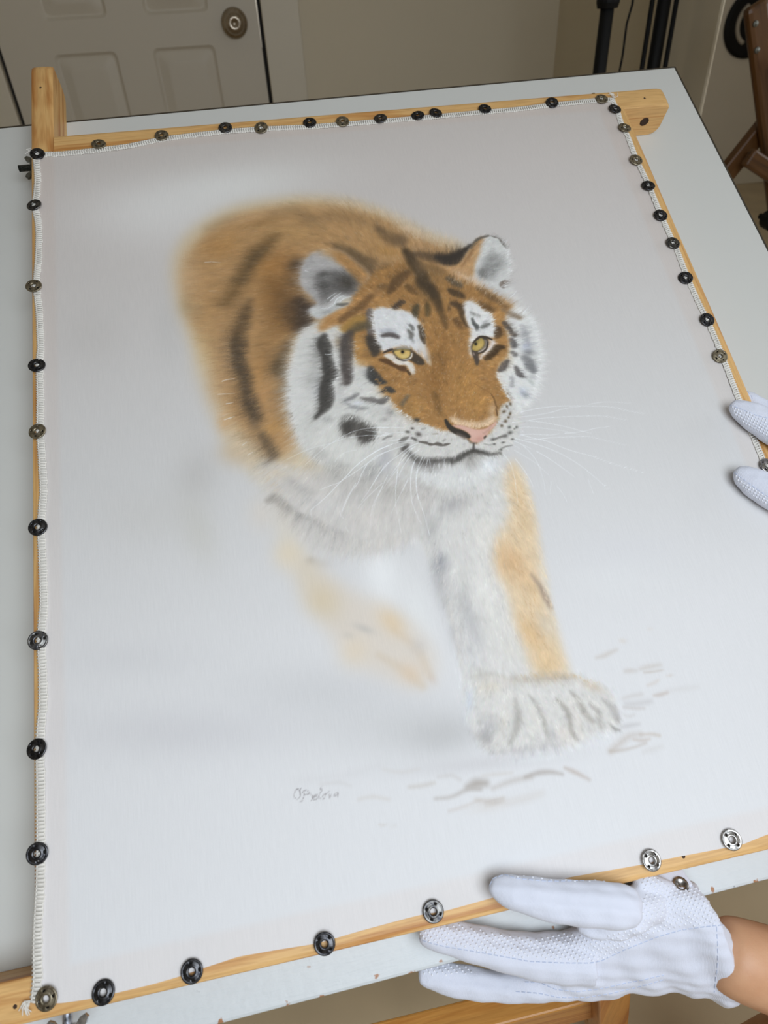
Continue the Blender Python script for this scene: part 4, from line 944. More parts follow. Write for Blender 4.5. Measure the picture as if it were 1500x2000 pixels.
ACCENT = [('S',(105,86,65),0.42,97,[(3059,5481,32),(3113,5392,48),(3180,5335,59),(3237,5327,59)]),
('S',(110,90,65),0.4,94,[(2637,5334,26),(2733,5265,42),(2807,5184,52),(2874,5065,52)]),
('S',(70,57,42),0.45,67,[(3256,5196,31),(3281,5129,41),(3298,5055,47),(3325,4973,41),(3350,4907,52),(3345,4823,62),(3375,4758,57),(3408,4677,47),(3423,4600,36),(3431,4524,26)]),
('S',(68,57,45),0.35,49,[(3322,4834,21),(3386,4779,31),(3419,4668,31)]),
('S',(108,89,67),0.3,76,[(3323,5052,26),(3344,5002,42),(3344,4939,42)]),
('S',(130,103,71),0.3,85,[(3369,4998,31),(3440,4973,42),(3525,4922,37)]),
('S',(103,78,52),0.47,40,[(3240,4961,21),(3174,4916,41),(3099,4857,46),(3057,4802,36),(3018,4761,21)]),
('S',(109,82,52),0.45,40,[(3190,4806,20),(3219,4764,31),(3248,4722,20)]),
('S',(93,76,58),0.4,60,[(3287,5160,16),(3396,5129,37),(3486,5093,48),(3576,5065,64),(3665,5053,64),(3746,5098,43),(3800,5131,27)]),
('S',(51,47,44),0.47,51,[(3530,5087,27),(3587,5056,48),(3663,5046,59),(3737,5084,43),(3800,5131,21),(3872,5187,13)]),
('S',(109,85,58),0.3,57,[(2995,4833,25),(2920,4798,30),(2866,4745,20)]),
('S',(81,67,55),0.5,31,[(3132,4640,13),(3100,4637,23),(3063,4605,25),(3028,4588,15)]),
('S',(85,75,55),0.5,39,[(3241,4580,20),(3216,4539,30),(3205,4482,25)]),
('S',(93,77,51),0.45,39,[(3330,4575,20),(3325,4524,25),(3311,4474,20)]),
('S',(90,79,64),0.42,49,[(3577,4838,21),(3623,4785,31),(3671,4747,26)]),
('S',(78,63,46),0.45,40,[(3561,4709,21),(3603,4673,36),(3647,4644,31),(3673,4617,15)]),
('S',(80,64,48),0.45,39,[(3554,4566,20),(3597,4538,30),(3615,4505,30),(3623,4459,20)]),
('S',(87,68,48),0.42,39,[(3611,4461,20),(3610,4387,20),(3628,4319,15)]),
('S',(101,75,49),0.4,47,[(3543,4382,20),(3559,4343,25),(3575,4304,15)]),
('S',(104,80,52),0.38,56,[(3428,4509,25),(3442,4404,30),(3441,4316,15)]),
('S',(116,91,63),0.4,49,[(3826,4695,21),(3905,4600,31),(3966,4539,31),(4025,4470,21)]),
('S',(106,80,52),0.42,48,[(3806,4538,15),(3845,4488,31),(3891,4444,25)]),
('S',(131,111,89),0.4,48,[(3991,4437,15),(4052,4376,25),(4122,4329,20)]),
('S',(116,114,111),0.4,22,[(3136,4389,12),(3150,4365,15),(3152,4343,15)]),
('S',(109,106,100),0.42,30,[(3113,4335,12),(3130,4296,20),(3117,4262,15)]),
('S',(91,84,82),0.47,30,[(2878,4315,15),(2921,4319,22),(2963,4313,24),(3006,4285,19)]),
('S',(76,66,54),0.47,30,[(3211,4364,15),(3221,4326,20),(3220,4276,24),(3217,4233,20),(3220,4190,10)]),
('S',(107,99,95),0.42,38,[(2815,4596,25),(2796,4525,30),(2786,4454,30),(2785,4367,34)]),
('S',(86,87,84),0.47,22,[(3696,4382,10),(3702,4330,17),(3714,4299,20),(3707,4256,10)]),
('S',(110,109,105),0.45,30,[(3762,4278,15),(3791,4295,20),(3831,4304,10)]),
('S',(115,86,56),0.42,56,[(2547,4524,20),(2649,4590,30),(2751,4649,35),(2847,4740,25)]),
('S',(167,130,72),0.45,55,[(2567,4427,34),(2650,4488,44),(2727,4513,44)]),
('S',(98,86,64),0.42,55,[(2623,4405,29),(2689,4439,44),(2776,4448,39)]),
('S',(69,63,57),0.47,46,[(2771,4305,38),(2779,4247,48),(2790,4196,48),(2776,4149,29)]),
('S',(71,68,64),0.47,44,[(2382,4390,23),(2360,4322,51),(2368,4265,60),(2368,4188,46),(2367,4106,51),(2373,4037,60),(2366,3990,56),(2327,3929,46),(2316,3857,60),(2304,3779,60),(2282,3711,46),(2233,3653,23),(2187,3609,9)]),
('S',(80,73,69),0.47,53,[(2601,4380,33),(2567,4321,52),(2553,4252,57),(2540,4177,52),(2529,4109,47),(2518,4029,47),(2513,3961,43),(2497,3903,28)]),
('S',(64,63,61),0.47,36,[(2716,3999,28),(2720,3944,47),(2741,3900,51),(2771,3869,33),(2810,3856,14)]),
('S',(68,66,63),0.47,28,[(2779,3770,14),(2821,3791,23),(2846,3770,23),(2875,3756,9)]),
('S',(118,113,109),0.45,28,[(2584,3737,9),(2632,3716,16),(2683,3708,18)]),
('S',(113,109,107),0.45,28,[(2709,3691,14),(2753,3678,23),(2804,3703,18)]),
('S',(106,104,98),0.42,22,[(2540,4701,10),(2587,4691,17),(2630,4696,10)]),
('S',(124,122,118),0.35,22,[(2461,4742,10),(2519,4801,13)]),
('S',(143,108,74),0.3,33,[(3747,4963,11),(3813,5049,16),(3886,5136,11)]),
('S',(97,91,82),0.42,24,[(3873,5162,16),(3951,5241,16),(4003,5263,11),(4066,5276,9)]),
('S',(115,109,103),0.45,17,[(4092,5272,5),(4121,5256,8),(4156,5235,5),(4173,5196,11),(4188,5153,11),(4205,5102,7)]),
('S',(104,89,77),0.45,23,[(4109,4745,8),(4076,4730,18),(4054,4706,24),(4060,4678,13)]),
('S',(86,65,44),0.46,30,[(3875,4254,15),(3896,4240,30),(3885,4194,35),(3872,4167,25)]),
('S',(85,77,71),0.45,30,[(3970,4295,20),(3988,4252,22),(4005,4221,20),(4011,4173,20),(4026,4159,22)]),
('S',(96,92,91),0.45,38,[(3989,4114,20),(3995,4077,27),(3991,4049,25)]),
('S',(107,103,101),0.42,34,[(3964,3982,17),(3979,3958,20)]),
('S',(120,120,121),0.42,46,[(4054,3912,29),(4075,3874,39),(4080,3824,44),(4092,3780,29)]),
('S',(102,97,95),0.45,29,[(3953,3836,14),(3957,3794,22),(3963,3758,24),(3988,3737,14)]),
('S',(93,86,82),0.46,29,[(3898,3907,14),(3858,3871,29),(3832,3840,24),(3800,3824,14)]),
('S',(73,56,38),0.47,30,[(3897,4049,15),(3843,4053,29),(3802,4013,32),(3750,3978,29),(3717,3958,19)]),
('S',(113,85,54),0.15,86,[(3238,4032,24),(3297,4024,34),(3344,3989,24)])]
FRINGE = [((232,229,225),4,0.75,130,110,28,[(2243,4495),(2157,4417),(2086,4254),(2027,4083),(1996,3912),(1986,3717),(2001,3523),(2051,3352)]),
((221,218,210),3,0.7,120,112,34,[(2051,3352),(2121,3235),(2250,3141),(2443,3060),(2632,3075)]),
((105,92,76),3,0.5,40,73,27,[(2084,4465),(2014,4110),(1976,3767),(2004,3429)]),
((215,208,198),3,0.6,120,106,41,[(1830,3204),(1903,2991),(2028,2754),(2196,2556),(2417,2456),(2700,2472)]),
((207,187,160),3,0.55,80,85,34,[(1429,3803),(1486,3557),(1606,3353),(1723,3154),(1852,2912)]),
((219,200,173),3,0.5,150,71,38,[(2643,5893),(2918,5782),(3118,5669),(3332,5503),(3541,5328),(3708,5196)]),
((169,129,86),3,0.5,90,54,32,[(3081,5598),(3332,5380),(3579,5165)]),
((235,234,232),3,0.8,150,79,30,[(4099,4452),(4166,4398),(4222,4322),(4239,4209),(4231,4063),(4207,3890),(4144,3716),(4063,3574),(3960,3464)]),
((223,199,169),3,0.35,70,52,41,[(3602,4836),(3774,4749),(3915,4637),(4050,4504)]),
((233,232,230),3,0.7,60,59,21,[(4206,5204),(4204,5021),(4168,4847),(4072,4684)]),
((168,133,90),3,0.5,40,48,16,[(3766,5020),(3902,5183),(3992,5244)]),
((231,230,228),2,0.55,70,44,24,[(2851,4591),(2827,4521),(2814,4421),(2819,4312),(2824,4219)]),
((227,223,218),2,0.4,60,40,30,[(2955,4591),(3043,4571),(3135,4532),(3194,4461),(3226,4376),(3232,4246)]),
((232,230,227),3,0.5,60,40,25,[(3770,4521),(3816,4447),(3866,4395),(3867,4299),(3870,4211)]),
((181,136,82),2,0.6,70,36,18,[(2743,3900),(2817,3713),(2916,3550),(3064,3425),(3195,3327)]),
((223,219,213),2,0.6,80,41,18,[(2786,3732),(2892,3539),(3058,3397),(3210,3296)]),
((225,222,216),2,0.6,60,38,19,[(3786,3805),(3800,3680),(3823,3545)]),
((229,199,165),2,0.7,80,27,18,[(3290,3406),(3357,3370),(3447,3330),(3539,3322),(3631,3359)]),
((220,218,214),3,0.75,60,61,19,[(2443,4360),(2429,4235),(2433,4117),(2425,3995),(2388,3913),(2363,3790)]),
((58,56,53),3,0.55,60,61,19,[(2375,4348),(2363,4231),(2355,4108),(2348,3986),(2311,3864),(2280,3737)]),
((216,214,211),3,0.5,40,52,28,[(2623,4298),(2609,4181),(2582,4060),(2559,3961)]),
((76,71,67),3,0.55,60,62,35,[(2383,3464),(2424,3438),(2479,3430),(2516,3380),(2565,3341),(2625,3363)]),
((211,209,203),3,0.6,60,58,27,[(2383,3527),(2447,3575),(2527,3543),(2604,3493),(2658,3446)]),
((211,206,200),2,0.6,110,58,23,[(2906,2395),(2912,2146),(2928,1863),(2925,1595),(2913,1411)]),
((234,215,185),2,0.6,110,66,25,[(3756,2848),(3760,2694),(3754,2508),(3716,2260),(3702,2069),(3678,1834),(3678,1594)]),
((193,154,110),2,0.5,110,64,88,[(3655,2740),(3638,2509),(3516,2214),(3532,1952),(3521,1662),(3567,1413)]),
((234,228,218),3,0.6,130,71,87,[(3313,2508),(3333,2378),(3297,2164),(3294,1951),(3308,1741),(3342,1493)]),
((180,177,176),2,0.45,90,62,78,[(2953,2487),(2922,2228),(2940,2012),(2965,1760),(2974,1519)]),
((222,218,211),2,0.6,110,36,29,[(2951,1223),(3075,1239),(3260,1167),(3356,1073),(3622,1072),(3739,1050),(3848,1002)]),
((217,213,208),2,0.4,90,42,31,[(2942,863),(3095,843),(3269,829),(3464,811),(3622,799),(3826,836)]),
((206,186,156),2,0.55,60,37,22,[(3336,1298),(3515,1275),(3691,1234),(3852,1146)]),
((228,227,222),3,0.6,90,60,35,[(2912,3007),(3081,2912),(3282,2866),(3489,2924)]),
((159,154,148),3,0.45,80,68,42,[(2399,3045),(2584,2925),(2811,2821),(3083,2732),(3331,2714)])]
FLOW = [(1306,5293,-1.0,0.07,111),
(1706,5653,-0.98,-0.19,117),
(2144,5780,-1.0,-0.02,118),
(2539,5856,-0.87,0.49,111),
(2917,5776,-0.33,0.94,75),
(3182,5616,-0.11,0.99,72),
(3481,5391,0.05,1.0,72),
(3711,5208,0.18,0.98,73),
(1949,4977,-1.0,0.04,112),
(1616,4802,-1.0,0.02,109),
(1361,4412,-1.0,0.08,106),
(1688,4261,-1.0,0.03,96),
(2041,4313,-1.0,-0.03,81),
(1479,3892,-1.0,-0.08,93),
(1808,3842,-0.98,-0.2,94),
(1601,3492,-0.96,-0.26,91),
(1923,3442,-0.91,-0.42,94),
(1802,3141,-0.88,-0.48,91),
(2134,4195,-1.0,0.01,86),
(2043,3855,-0.98,-0.2,85),
(2038,3518,-0.87,-0.49,85),
(2146,3267,-0.68,-0.73,87),
(2381,3184,-0.48,-0.88,89),
(2370,4161,-1.0,-0.03,52),
(2307,3766,-0.97,-0.25,52),
(2585,4129,-1.0,0.03,44),
(2517,3734,-0.95,-0.31,40),
(2353,3516,-0.6,-0.8,46),
(2592,3431,-0.71,-0.7,46),
(2431,5141,-1.0,0.01,55),
(2487,4903,-1.0,0.08,50),
(2742,5041,-0.68,0.73,39),
(2497,4678,-0.88,-0.48,43),
(2729,4701,-1.0,0.07,25),
(2940,4841,-0.63,0.78,27),
(2603,4498,-1.0,0.01,40),
(2921,5252,-0.29,0.96,66),
(3202,5215,-0.09,1.0,69),
(3145,4928,-0.26,0.97,30),
(3306,4790,0.04,1.0,31),
(3491,4765,0.26,0.97,32),
(3689,4795,0.38,0.93,33),
(3888,4624,0.62,0.78,32),
(4078,4427,0.82,0.57,54),
(3856,4889,0.39,0.92,33),
(4012,4927,0.99,0.1,28),
(4119,5154,0.87,0.49,28),
(4049,4688,1.0,0.01,48),
(2869,4460,-0.97,0.26,25),
(2972,4283,-0.95,0.32,25),
(3137,4422,-0.66,0.75,23),
(3172,4148,-0.18,0.98,19),
(2889,4084,-1.0,-0.03,19),
(2783,3996,-0.96,-0.27,22),
(2936,3871,-0.88,-0.47,23),
(3260,4350,0.12,0.99,23),
(3428,4271,0.26,0.97,23),
(3260,3925,0.13,0.99,19),
(3412,3799,0.27,0.96,19),
(3228,3576,0.09,1.0,21),
(3388,3502,0.31,0.95,21),
(3493,3387,0.36,0.93,18),
(2973,3615,-0.92,-0.39,20),
(2860,3485,-0.98,-0.2,19),
(2999,3320,-0.89,-0.45,19),
(3146,3202,-0.61,-0.8,20),
(3270,3182,-0.31,-0.95,20),
(3432,3133,-0.05,-1.0,17),
(3575,3182,0.35,-0.94,16),
(3728,3351,0.92,-0.39,16),
(3787,3490,1.0,-0.03,17),
(3713,4395,-0.32,-0.95,27),
(3827,4379,0.94,0.34,25),
(3743,4226,0.96,-0.29,22),
(3884,4044,0.98,-0.21,22),
(3743,3853,0.8,-0.59,22),
(4074,4233,1.0,0.09,48),
(4197,4160,0.99,0.15,58),
(4126,3902,0.97,-0.26,54),
(4057,3651,0.77,-0.64,52),
(3899,3573,0.69,-0.72,24),
(3920,3827,0.92,-0.39,25),
(4108,4451,0.83,0.56,65),
(3260,2951,-0.18,-0.98,50),
(3456,2966,0.22,-0.97,43),
(3055,2984,-0.52,-0.85,45),
(2869,3106,-0.73,-0.69,45),
(2689,3043,-0.54,-0.84,78),
(2416,2908,-0.49,-0.87,86),
(2021,2972,-0.73,-0.68,83),
(1846,2870,-0.6,-0.8,82),
(2138,2693,-0.43,-0.9,103),
(2435,2558,-0.31,-0.95,103),
(2764,2589,-0.25,-0.97,92),
(3041,2543,-0.5,-0.87,80),
(2891,2231,-0.54,-0.84,76),
(3122,2359,0.09,-1.0,63),
(2937,1901,-0.4,-0.91,73),
(3221,2093,0.01,-1.0,73),
(3128,1712,-0.04,-1.0,70),
(3627,2710,0.58,-0.81,41),
(3608,2319,0.34,-0.94,74),
(3550,1955,0.28,-0.96,77),
(3561,1558,0.28,-0.96,73),
(3241,1539,0.11,-0.99,68),
(3394,1822,0.17,-0.99,70),
(2978,1254,-0.43,-0.91,39),
(3044,1064,-0.14,-0.99,37),
(3278,1092,0.24,-0.97,37),
(3515,1120,0.48,-0.88,37),
(3725,1046,0.47,-0.88,37),
(3876,911,0.43,-0.9,36),
(3011,932,-0.71,-0.71,38),
(3519,872,0.12,-0.99,36),
(2469,3450,-0.43,-0.9,56),
(2584,3385,-0.58,-0.82,46),
(2330,3378,-0.51,-0.86,68)]
FUR_MASK = [([(1346,4624),(1305,5066),(1337,5335),(1424,5498),(1567,5659),(1718,5773),(1916,5859),(2162,5916),(2433,5958),(2677,5953),(2933,5870),(3132,5743),(3344,5564),(3553,5382),(3746,5252),(3841,5130),(3944,5251),(4103,5291),(4199,5174),(4202,4902),(4119,4678),(4169,4499),(4248,4347),(4255,4097),(4225,3887),(4150,3689),(4039,3502),(3897,3399),(3860,3257),(3732,3109),(3628,2962),(3756,2872),(3756,2556),(3714,2132),(3682,1771),(3660,1351),(3820,1229),(3955,1094),(3949,897),(3880,805),(3562,760),(3123,791),(2973,853),(2895,988),(2872,1202),(2910,1449),(2903,1751),(2865,2113),(2848,2405),(2684,2391),(2464,2386),(2135,2421),(1900,2690),(1791,2901),(1650,3210),(1556,3453),(1495,3649),(1460,3944),(1419,4301)],41)]
WASH_FALLOFF_V = [0,
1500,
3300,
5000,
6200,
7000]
WASH_FALLOFF_C = [(221,221,222),
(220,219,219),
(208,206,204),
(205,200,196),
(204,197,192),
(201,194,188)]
WHITE = (246, 248, 250)
CANVAS_W = 0.58
CANVAS_H = 0.6815
EDGE_TOP = [(-9,6812),(237,6790),(585,6802),(853,6818),(1174,6875),(1489,6894),(1787,6908),(2138,6903),(2389,6889),(2617,6877),(2947,6875),(3334,6875),(3721,6875),(3908,6876),(4436,6883),(4778,6883),(5165,6907),(5460,6913),(5720,6923),(5840,6902)]
EDGE_RIGHT = [(5840,6902),(5851,6742),(5829,6535),(5843,6373),(5831,6088),(5833,5948),(5846,5666),(5838,5473),(5837,5270),(5840,5071),(5847,4913),(5842,4741),(5832,4531),(5836,4283),(5849,4034),(5850,3855),(5845,3664),(5830,3306),(5818,3037),(5812,2612),(5803,1907),(5798,1122),(5799,592),(5800,12)]
EDGE_LEFT = [(-9,6812),(-14,6734),(-5,6636),(3,6475),(-11,6282),(-30,6167),(1,5976),(9,5826),(-2,5470),(-20,5260),(4,4975),(14,4609),(1,4440),(7,4117),(2,3822),(15,3561),(25,3298),(1,3007),(13,2721),(18,2410),(-5,2150),(7,1900),(6,1693),(-12,1528),(-16,1332),(-14,1188),(-15,866),(-20,603),(-33,436),(-40,273),(-37,112),(-52,3)]
EDGE_LOW = [(-52,3),(98,-46),(297,-61),(422,-60),(646,-59),(816,-51),(936,-38),(1164,-19),(1391,-30),(1630,-45),(1750,-41),(1903,-33),(2233,-22),(2327,-21),(2448,-31),(2818,-17),(3309,-4),(3816,-27),(3936,-26),(4378,-41),(4518,-46),(4722,-19),(5112,-8),(5800,12)]
PINS = [('far bar','left','',[(27,6778,3,3,5),(588,6838,1,-7,5),(1180,6884,1,0,0),(1792,6918,0,2,-3),(2137,6878,1,7,-7),(2621,6894,3,-3,-2),(2947,6872,1,1,-1),(3332,6871,0,-6,-7),(3718,6871,3,-7,-7),(3908,6887,3,-5,7),(4428,6888,3,-5,2),(5155,6897,3,4,-4),(5702,6891,1,-3,-1)]),('right bar','far corner','',[(5801,6736,3,-4,7),(5818,6460,1,-5,6),(5792,6014,1,4,5),(5805,5669,3,-6,-2),(5801,5287,3,2,0),(5806,4943,0,2,3),(5785,4532,3,2,-7),(5819,4052,3,7,1),(5793,3664,1,6,-3),(5796,2582,2,-2,6)]),('left bar','far corner','',[(-4,6149,0,-5,-7),(-12,5237,1,-2,3),(9,4425,3,-6,6),(10,3810,1,-2,-4),(9,2998,3,1,6),(4,2145,0,6,6),(-7,1418,3,-3,-7),(-8,786,3,4,3)]),('near bar','left','',[(40,-3,1,4,-7),(364,-38,3,-7,0),(882,-36,3,-2,-1),(1687,-52,3,6,-4),(2386,-15,0,0,-3),(3867,-11,2,-3,5),(4449,0,2,-5,-3)])]
FACE_U, FACE_V = (0.1941, 0.4387), (0.2821, 0.5410)
BODY_U, BODY_V = (0.1140, 0.4116), (0.0532, 0.5969)
LEFT_CH = [[(0.2754,0.0068,0.0112,0.0019,0.0016),(0.2771,0.0063,0.0116,0.0055,0.0044),(0.2814,0.0046,0.0118,0.0077,0.0062),(0.2888,0.0012,0.0122,0.01,0.008),(0.3008,-0.004,0.0125,0.0116,0.0093),(0.3162,-0.0095,0.0122,0.0125,0.01),(0.3319,-0.0137,0.0125,0.0132,0.0106),(0.3461,-0.0174,0.0125,0.0135,0.0108),(0.3558,-0.0203,0.0115,0.0132,0.0106),(0.3628,-0.0225,0.0105,0.0113,0.0091),(0.3662,-0.0235,0.01,0.0078,0.0062),(0.3678,-0.0241,0.0098,0.0032,0.0026)],[(0.3285,-0.0281,-0.004,0.004,0.0028),(0.3331,-0.029,-0.004,0.0073,0.0051),(0.3413,-0.0296,-0.003,0.0099,0.0069),(0.3519,-0.0294,-0.003,0.0126,0.0088),(0.3627,-0.0275,-0.002,0.0139,0.0097),(0.3747,-0.0261,-0.004,0.0127,0.0089),(0.3866,-0.0283,-0.008,0.0101,0.0071)],[(0.3741,-0.0139,-0.003,0.0047,0.0038),(0.3803,-0.0142,-0.005,0.0068,0.0054),(0.3882,-0.0186,-0.008,0.0075,0.006),(0.3988,-0.0253,-0.012,0.0075,0.006)],[(0.2286,-0.0165,-0.0205,0.0017,0.0013),(0.2299,-0.0168,-0.0205,0.005,0.004),(0.2339,-0.018,-0.021,0.0077,0.0062),(0.2417,-0.0207,-0.022,0.0098,0.0078),(0.2553,-0.0261,-0.0235,0.0108,0.0086),(0.2713,-0.0333,-0.0245,0.0118,0.0094),(0.2874,-0.0404,-0.026,0.0129,0.0103),(0.3041,-0.0463,-0.028,0.0143,0.0114),(0.3213,-0.0509,-0.03,0.0157,0.0126),(0.3389,-0.0535,-0.031,0.0172,0.0137)],[(0.2249,-0.0465,-0.05,0.0017,0.0014),(0.2263,-0.0468,-0.05,0.0045,0.0036),(0.2311,-0.0483,-0.051,0.0073,0.0059),(0.2399,-0.0515,-0.052,0.0094,0.0075),(0.2533,-0.0566,-0.053,0.0102,0.0081),(0.2667,-0.0612,-0.053,0.0098,0.0078),(0.2801,-0.0649,-0.052,0.0094,0.0076),(0.2937,-0.0668,-0.05,0.0101,0.0081),(0.3113,-0.0675,-0.048,0.0119,0.0095),(0.3287,-0.0673,-0.045,0.0132,0.0106)],[(0.2376,-0.0577,-0.072,0.0029,0.0025),(0.2411,-0.0587,-0.072,0.0062,0.0052),(0.2517,-0.0615,-0.072,0.0076,0.0065),(0.2726,-0.0665,-0.07,0.0083,0.0071),(0.3003,-0.07,-0.064,0.0093,0.0079),(0.3245,-0.0701,-0.057,0.0107,0.0091)],[(0.2533,-0.0668,-0.089,0.0026,0.0022),(0.2569,-0.0678,-0.089,0.0056,0.0048),(0.2713,-0.0706,-0.087,0.0067,0.0057),(0.2923,-0.0731,-0.08,0.0074,0.0063),(0.3199,-0.074,-0.07,0.0087,0.0074),(0.3366,-0.0732,-0.062,0.0101,0.0086)]]
LEFT_PALM = [(0.3093,-0.0449,-0.03,0.3132,-0.0724,-0.047,0.004),(0.3178,-0.0412,-0.027,0.3199,-0.0767,-0.049,0.009),(0.3303,-0.0369,-0.023,0.331,-0.0813,-0.051,0.0105),(0.347,-0.0296,-0.018,0.3484,-0.084,-0.052,0.012),(0.365,-0.0225,-0.012,0.3667,-0.0844,-0.053,0.0135),(0.3815,-0.0191,-0.008,0.3847,-0.0883,-0.054,0.0145),(0.3987,-0.02,-0.008,0.4034,-0.0909,-0.055,0.016),(0.4096,-0.0225,-0.008,0.4169,-0.0969,-0.057,0.0185),(0.4178,-0.0255,-0.009,0.4302,-0.1033,-0.058,0.021),(0.421,-0.0317,-0.011,0.437,-0.1038,-0.058,0.0215),(0.4238,-0.0454,-0.02,0.4363,-0.0916,-0.052,0.013)]
RIGHT_CH = [[(0.5632,0.3146,0.0105,0.0017,0.0014),(0.5645,0.3137,0.0108,0.0052,0.0041),(0.5679,0.3099,0.0112,0.0077,0.0062),(0.5753,0.3032,0.0115,0.0112,0.0089),(0.5873,0.2898,0.012,0.0132,0.0106),(0.6025,0.2724,0.013,0.0144,0.0115),(0.6205,0.252,0.014,0.0155,0.0124),(0.643,0.2308,0.014,0.0174,0.0139),(0.6625,0.2139,0.014,0.0189,0.0152)],[(0.5914,0.3314,-0.006,0.0018,0.0015),(0.5926,0.3297,-0.006,0.0041,0.0034),(0.5974,0.3254,-0.007,0.0063,0.0054),(0.6083,0.3102,-0.007,0.0081,0.0068),(0.6211,0.2878,-0.004,0.0101,0.0086),(0.6373,0.2585,0.002,0.0129,0.011),(0.6585,0.2333,0.008,0.016,0.0136)],[(0.5431,0.2549,0.0105,0.0017,0.0013),(0.5444,0.2541,0.0108,0.0054,0.0043),(0.5479,0.2511,0.0112,0.0083,0.0066),(0.554,0.2444,0.0115,0.0115,0.0092),(0.5636,0.2343,0.0125,0.0135,0.0108),(0.5787,0.2196,0.014,0.0146,0.0117),(0.5997,0.2083,0.015,0.0153,0.0123),(0.6332,0.2027,0.015,0.017,0.0136),(0.6595,0.2006,0.015,0.0187,0.015)],[(0.6262,0.2812,-0.03,0.0037,0.0031),(0.6323,0.2776,-0.03,0.0091,0.0078),(0.6504,0.2626,-0.026,0.0118,0.01),(0.6667,0.2362,-0.012,0.0149,0.0126),(0.6765,0.2176,0.0,0.017,0.0144)],[(0.6263,0.2576,-0.034,0.0036,0.0031),(0.6329,0.2555,-0.034,0.0082,0.007),(0.6529,0.2431,-0.028,0.0108,0.0092),(0.6685,0.2231,-0.01,0.0147,0.0125),(0.6747,0.2116,0.004,0.0168,0.0143)]]
RIGHT_PALM = [(0.6425,0.2557,0.006,0.6226,0.2035,0.006,0.008),(0.6616,0.2493,0.008,0.6338,0.1921,0.008,0.014),(0.6807,0.2372,0.012,0.647,0.1797,0.012,0.017),(0.6981,0.2123,0.02,0.6631,0.1601,0.018,0.019),(0.7047,0.1915,0.03,0.6744,0.1475,0.026,0.022),(0.7044,0.1847,0.031,0.6812,0.1498,0.028,0.014)]
DOTS = [('left',-0.025,[(0.2297,-0.0186),(0.239,-0.0133),(0.2553,-0.0171),(0.2823,-0.0281),(0.3037,-0.0352),(0.317,-0.0355),(0.3283,-0.0368),(0.3417,-0.0429),(0.348,-0.0445),(0.3606,-0.0422),(0.373,-0.0361),(0.3832,-0.0273),(0.3859,-0.0176),(0.3929,-0.0135),(0.3988,-0.0194),(0.4001,-0.0233),(0.426,-0.0302),(0.4316,-0.038),(0.4318,-0.0522),(0.424,-0.0516),(0.4117,-0.0496),(0.3982,-0.0483),(0.377,-0.0497),(0.3589,-0.0527),(0.3441,-0.0569),(0.3129,-0.0495),(0.2825,-0.0403),(0.2569,-0.0313),(0.2345,-0.0227)]),('left',-0.05,[(0.2263,-0.0459),(0.2361,-0.0415),(0.2516,-0.044),(0.2679,-0.0537),(0.2353,-0.0491)]),('left',0.018,[(0.2892,0.0134),(0.2979,0.0109),(0.3093,0.0066),(0.342,-0.0008),(0.3567,-0.005),(0.3415,-0.0025),(0.3207,0.0021),(0.3002,0.0077),(0.2915,0.0102)]),('right',0.012,[(0.5617,0.3125),(0.566,0.3111),(0.5716,0.3062),(0.5804,0.3001),(0.5926,0.2935),(0.5852,0.2761),(0.5752,0.2877),(0.5674,0.2959),(0.5619,0.3046)]),('right',0.012,[(0.5419,0.253),(0.5437,0.2498),(0.5493,0.2424),(0.5644,0.227),(0.561,0.219),(0.5513,0.2298),(0.5445,0.2395),(0.5408,0.2481)])]
SEAMS = [('left',-0.03,[(0.2273,-0.0177),(0.2326,-0.0227),(0.2479,-0.0295),(0.2713,-0.0378),(0.3004,-0.0486),(0.3205,-0.0535),(0.3389,-0.0573),(0.3464,-0.0576),(0.3638,-0.0547),(0.3868,-0.0521),(0.4039,-0.0515),(0.4204,-0.0529),(0.4335,-0.0546)]),('left',-0.03,[(0.427,-0.0543),(0.4247,-0.0632),(0.4218,-0.0738),(0.4159,-0.0905)]),('left',0.012,[(0.2761,0.0072),(0.279,0.0106),(0.2867,0.0113),(0.2939,0.0075),(0.3128,0.0022),(0.3373,-0.0022)]),('left',-0.05,[(0.2972,-0.0648),(0.3066,-0.0668),(0.317,-0.0727),(0.3313,-0.0768),(0.3475,-0.0783),(0.3643,-0.0786),(0.3755,-0.079),(0.3913,-0.0793)]),('left',-0.05,[(0.2896,-0.0687),(0.3049,-0.0727),(0.3178,-0.0776),(0.3355,-0.0812),(0.3519,-0.0823),(0.3686,-0.0826),(0.3904,-0.0819)]),('right',0.014,[(0.5608,0.3123),(0.5674,0.3081),(0.5789,0.2996),(0.5912,0.2934)]),('right',0.014,[(0.5406,0.2527),(0.5435,0.2489),(0.5531,0.2373),(0.5627,0.226)]),('right',0,[(0.5911,0.3311),(0.5941,0.326),(0.594,0.3219)])]
FOREARM_L = [(0.4225,-0.0654,-0.03,0.0201,0.0201),(0.4329,-0.0725,-0.032,0.0264,0.0264),(0.4464,-0.0796,-0.034,0.0275,0.0275),(0.4604,-0.0874,-0.037,0.0287,0.0287),(0.4961,-0.1073,-0.045,0.0311,0.0311),(0.5528,-0.1392,-0.06,0.0339,0.0339)]
TABSNAP = (0.4039,-0.0226,-0.01)
VIEW_LEFT,VIEW_RIGHT = (-0.294,0.249,0.923),(-0.597,-0.289,0.748)
EYE_FOOT = (0.1954,0.0919,0.4831)

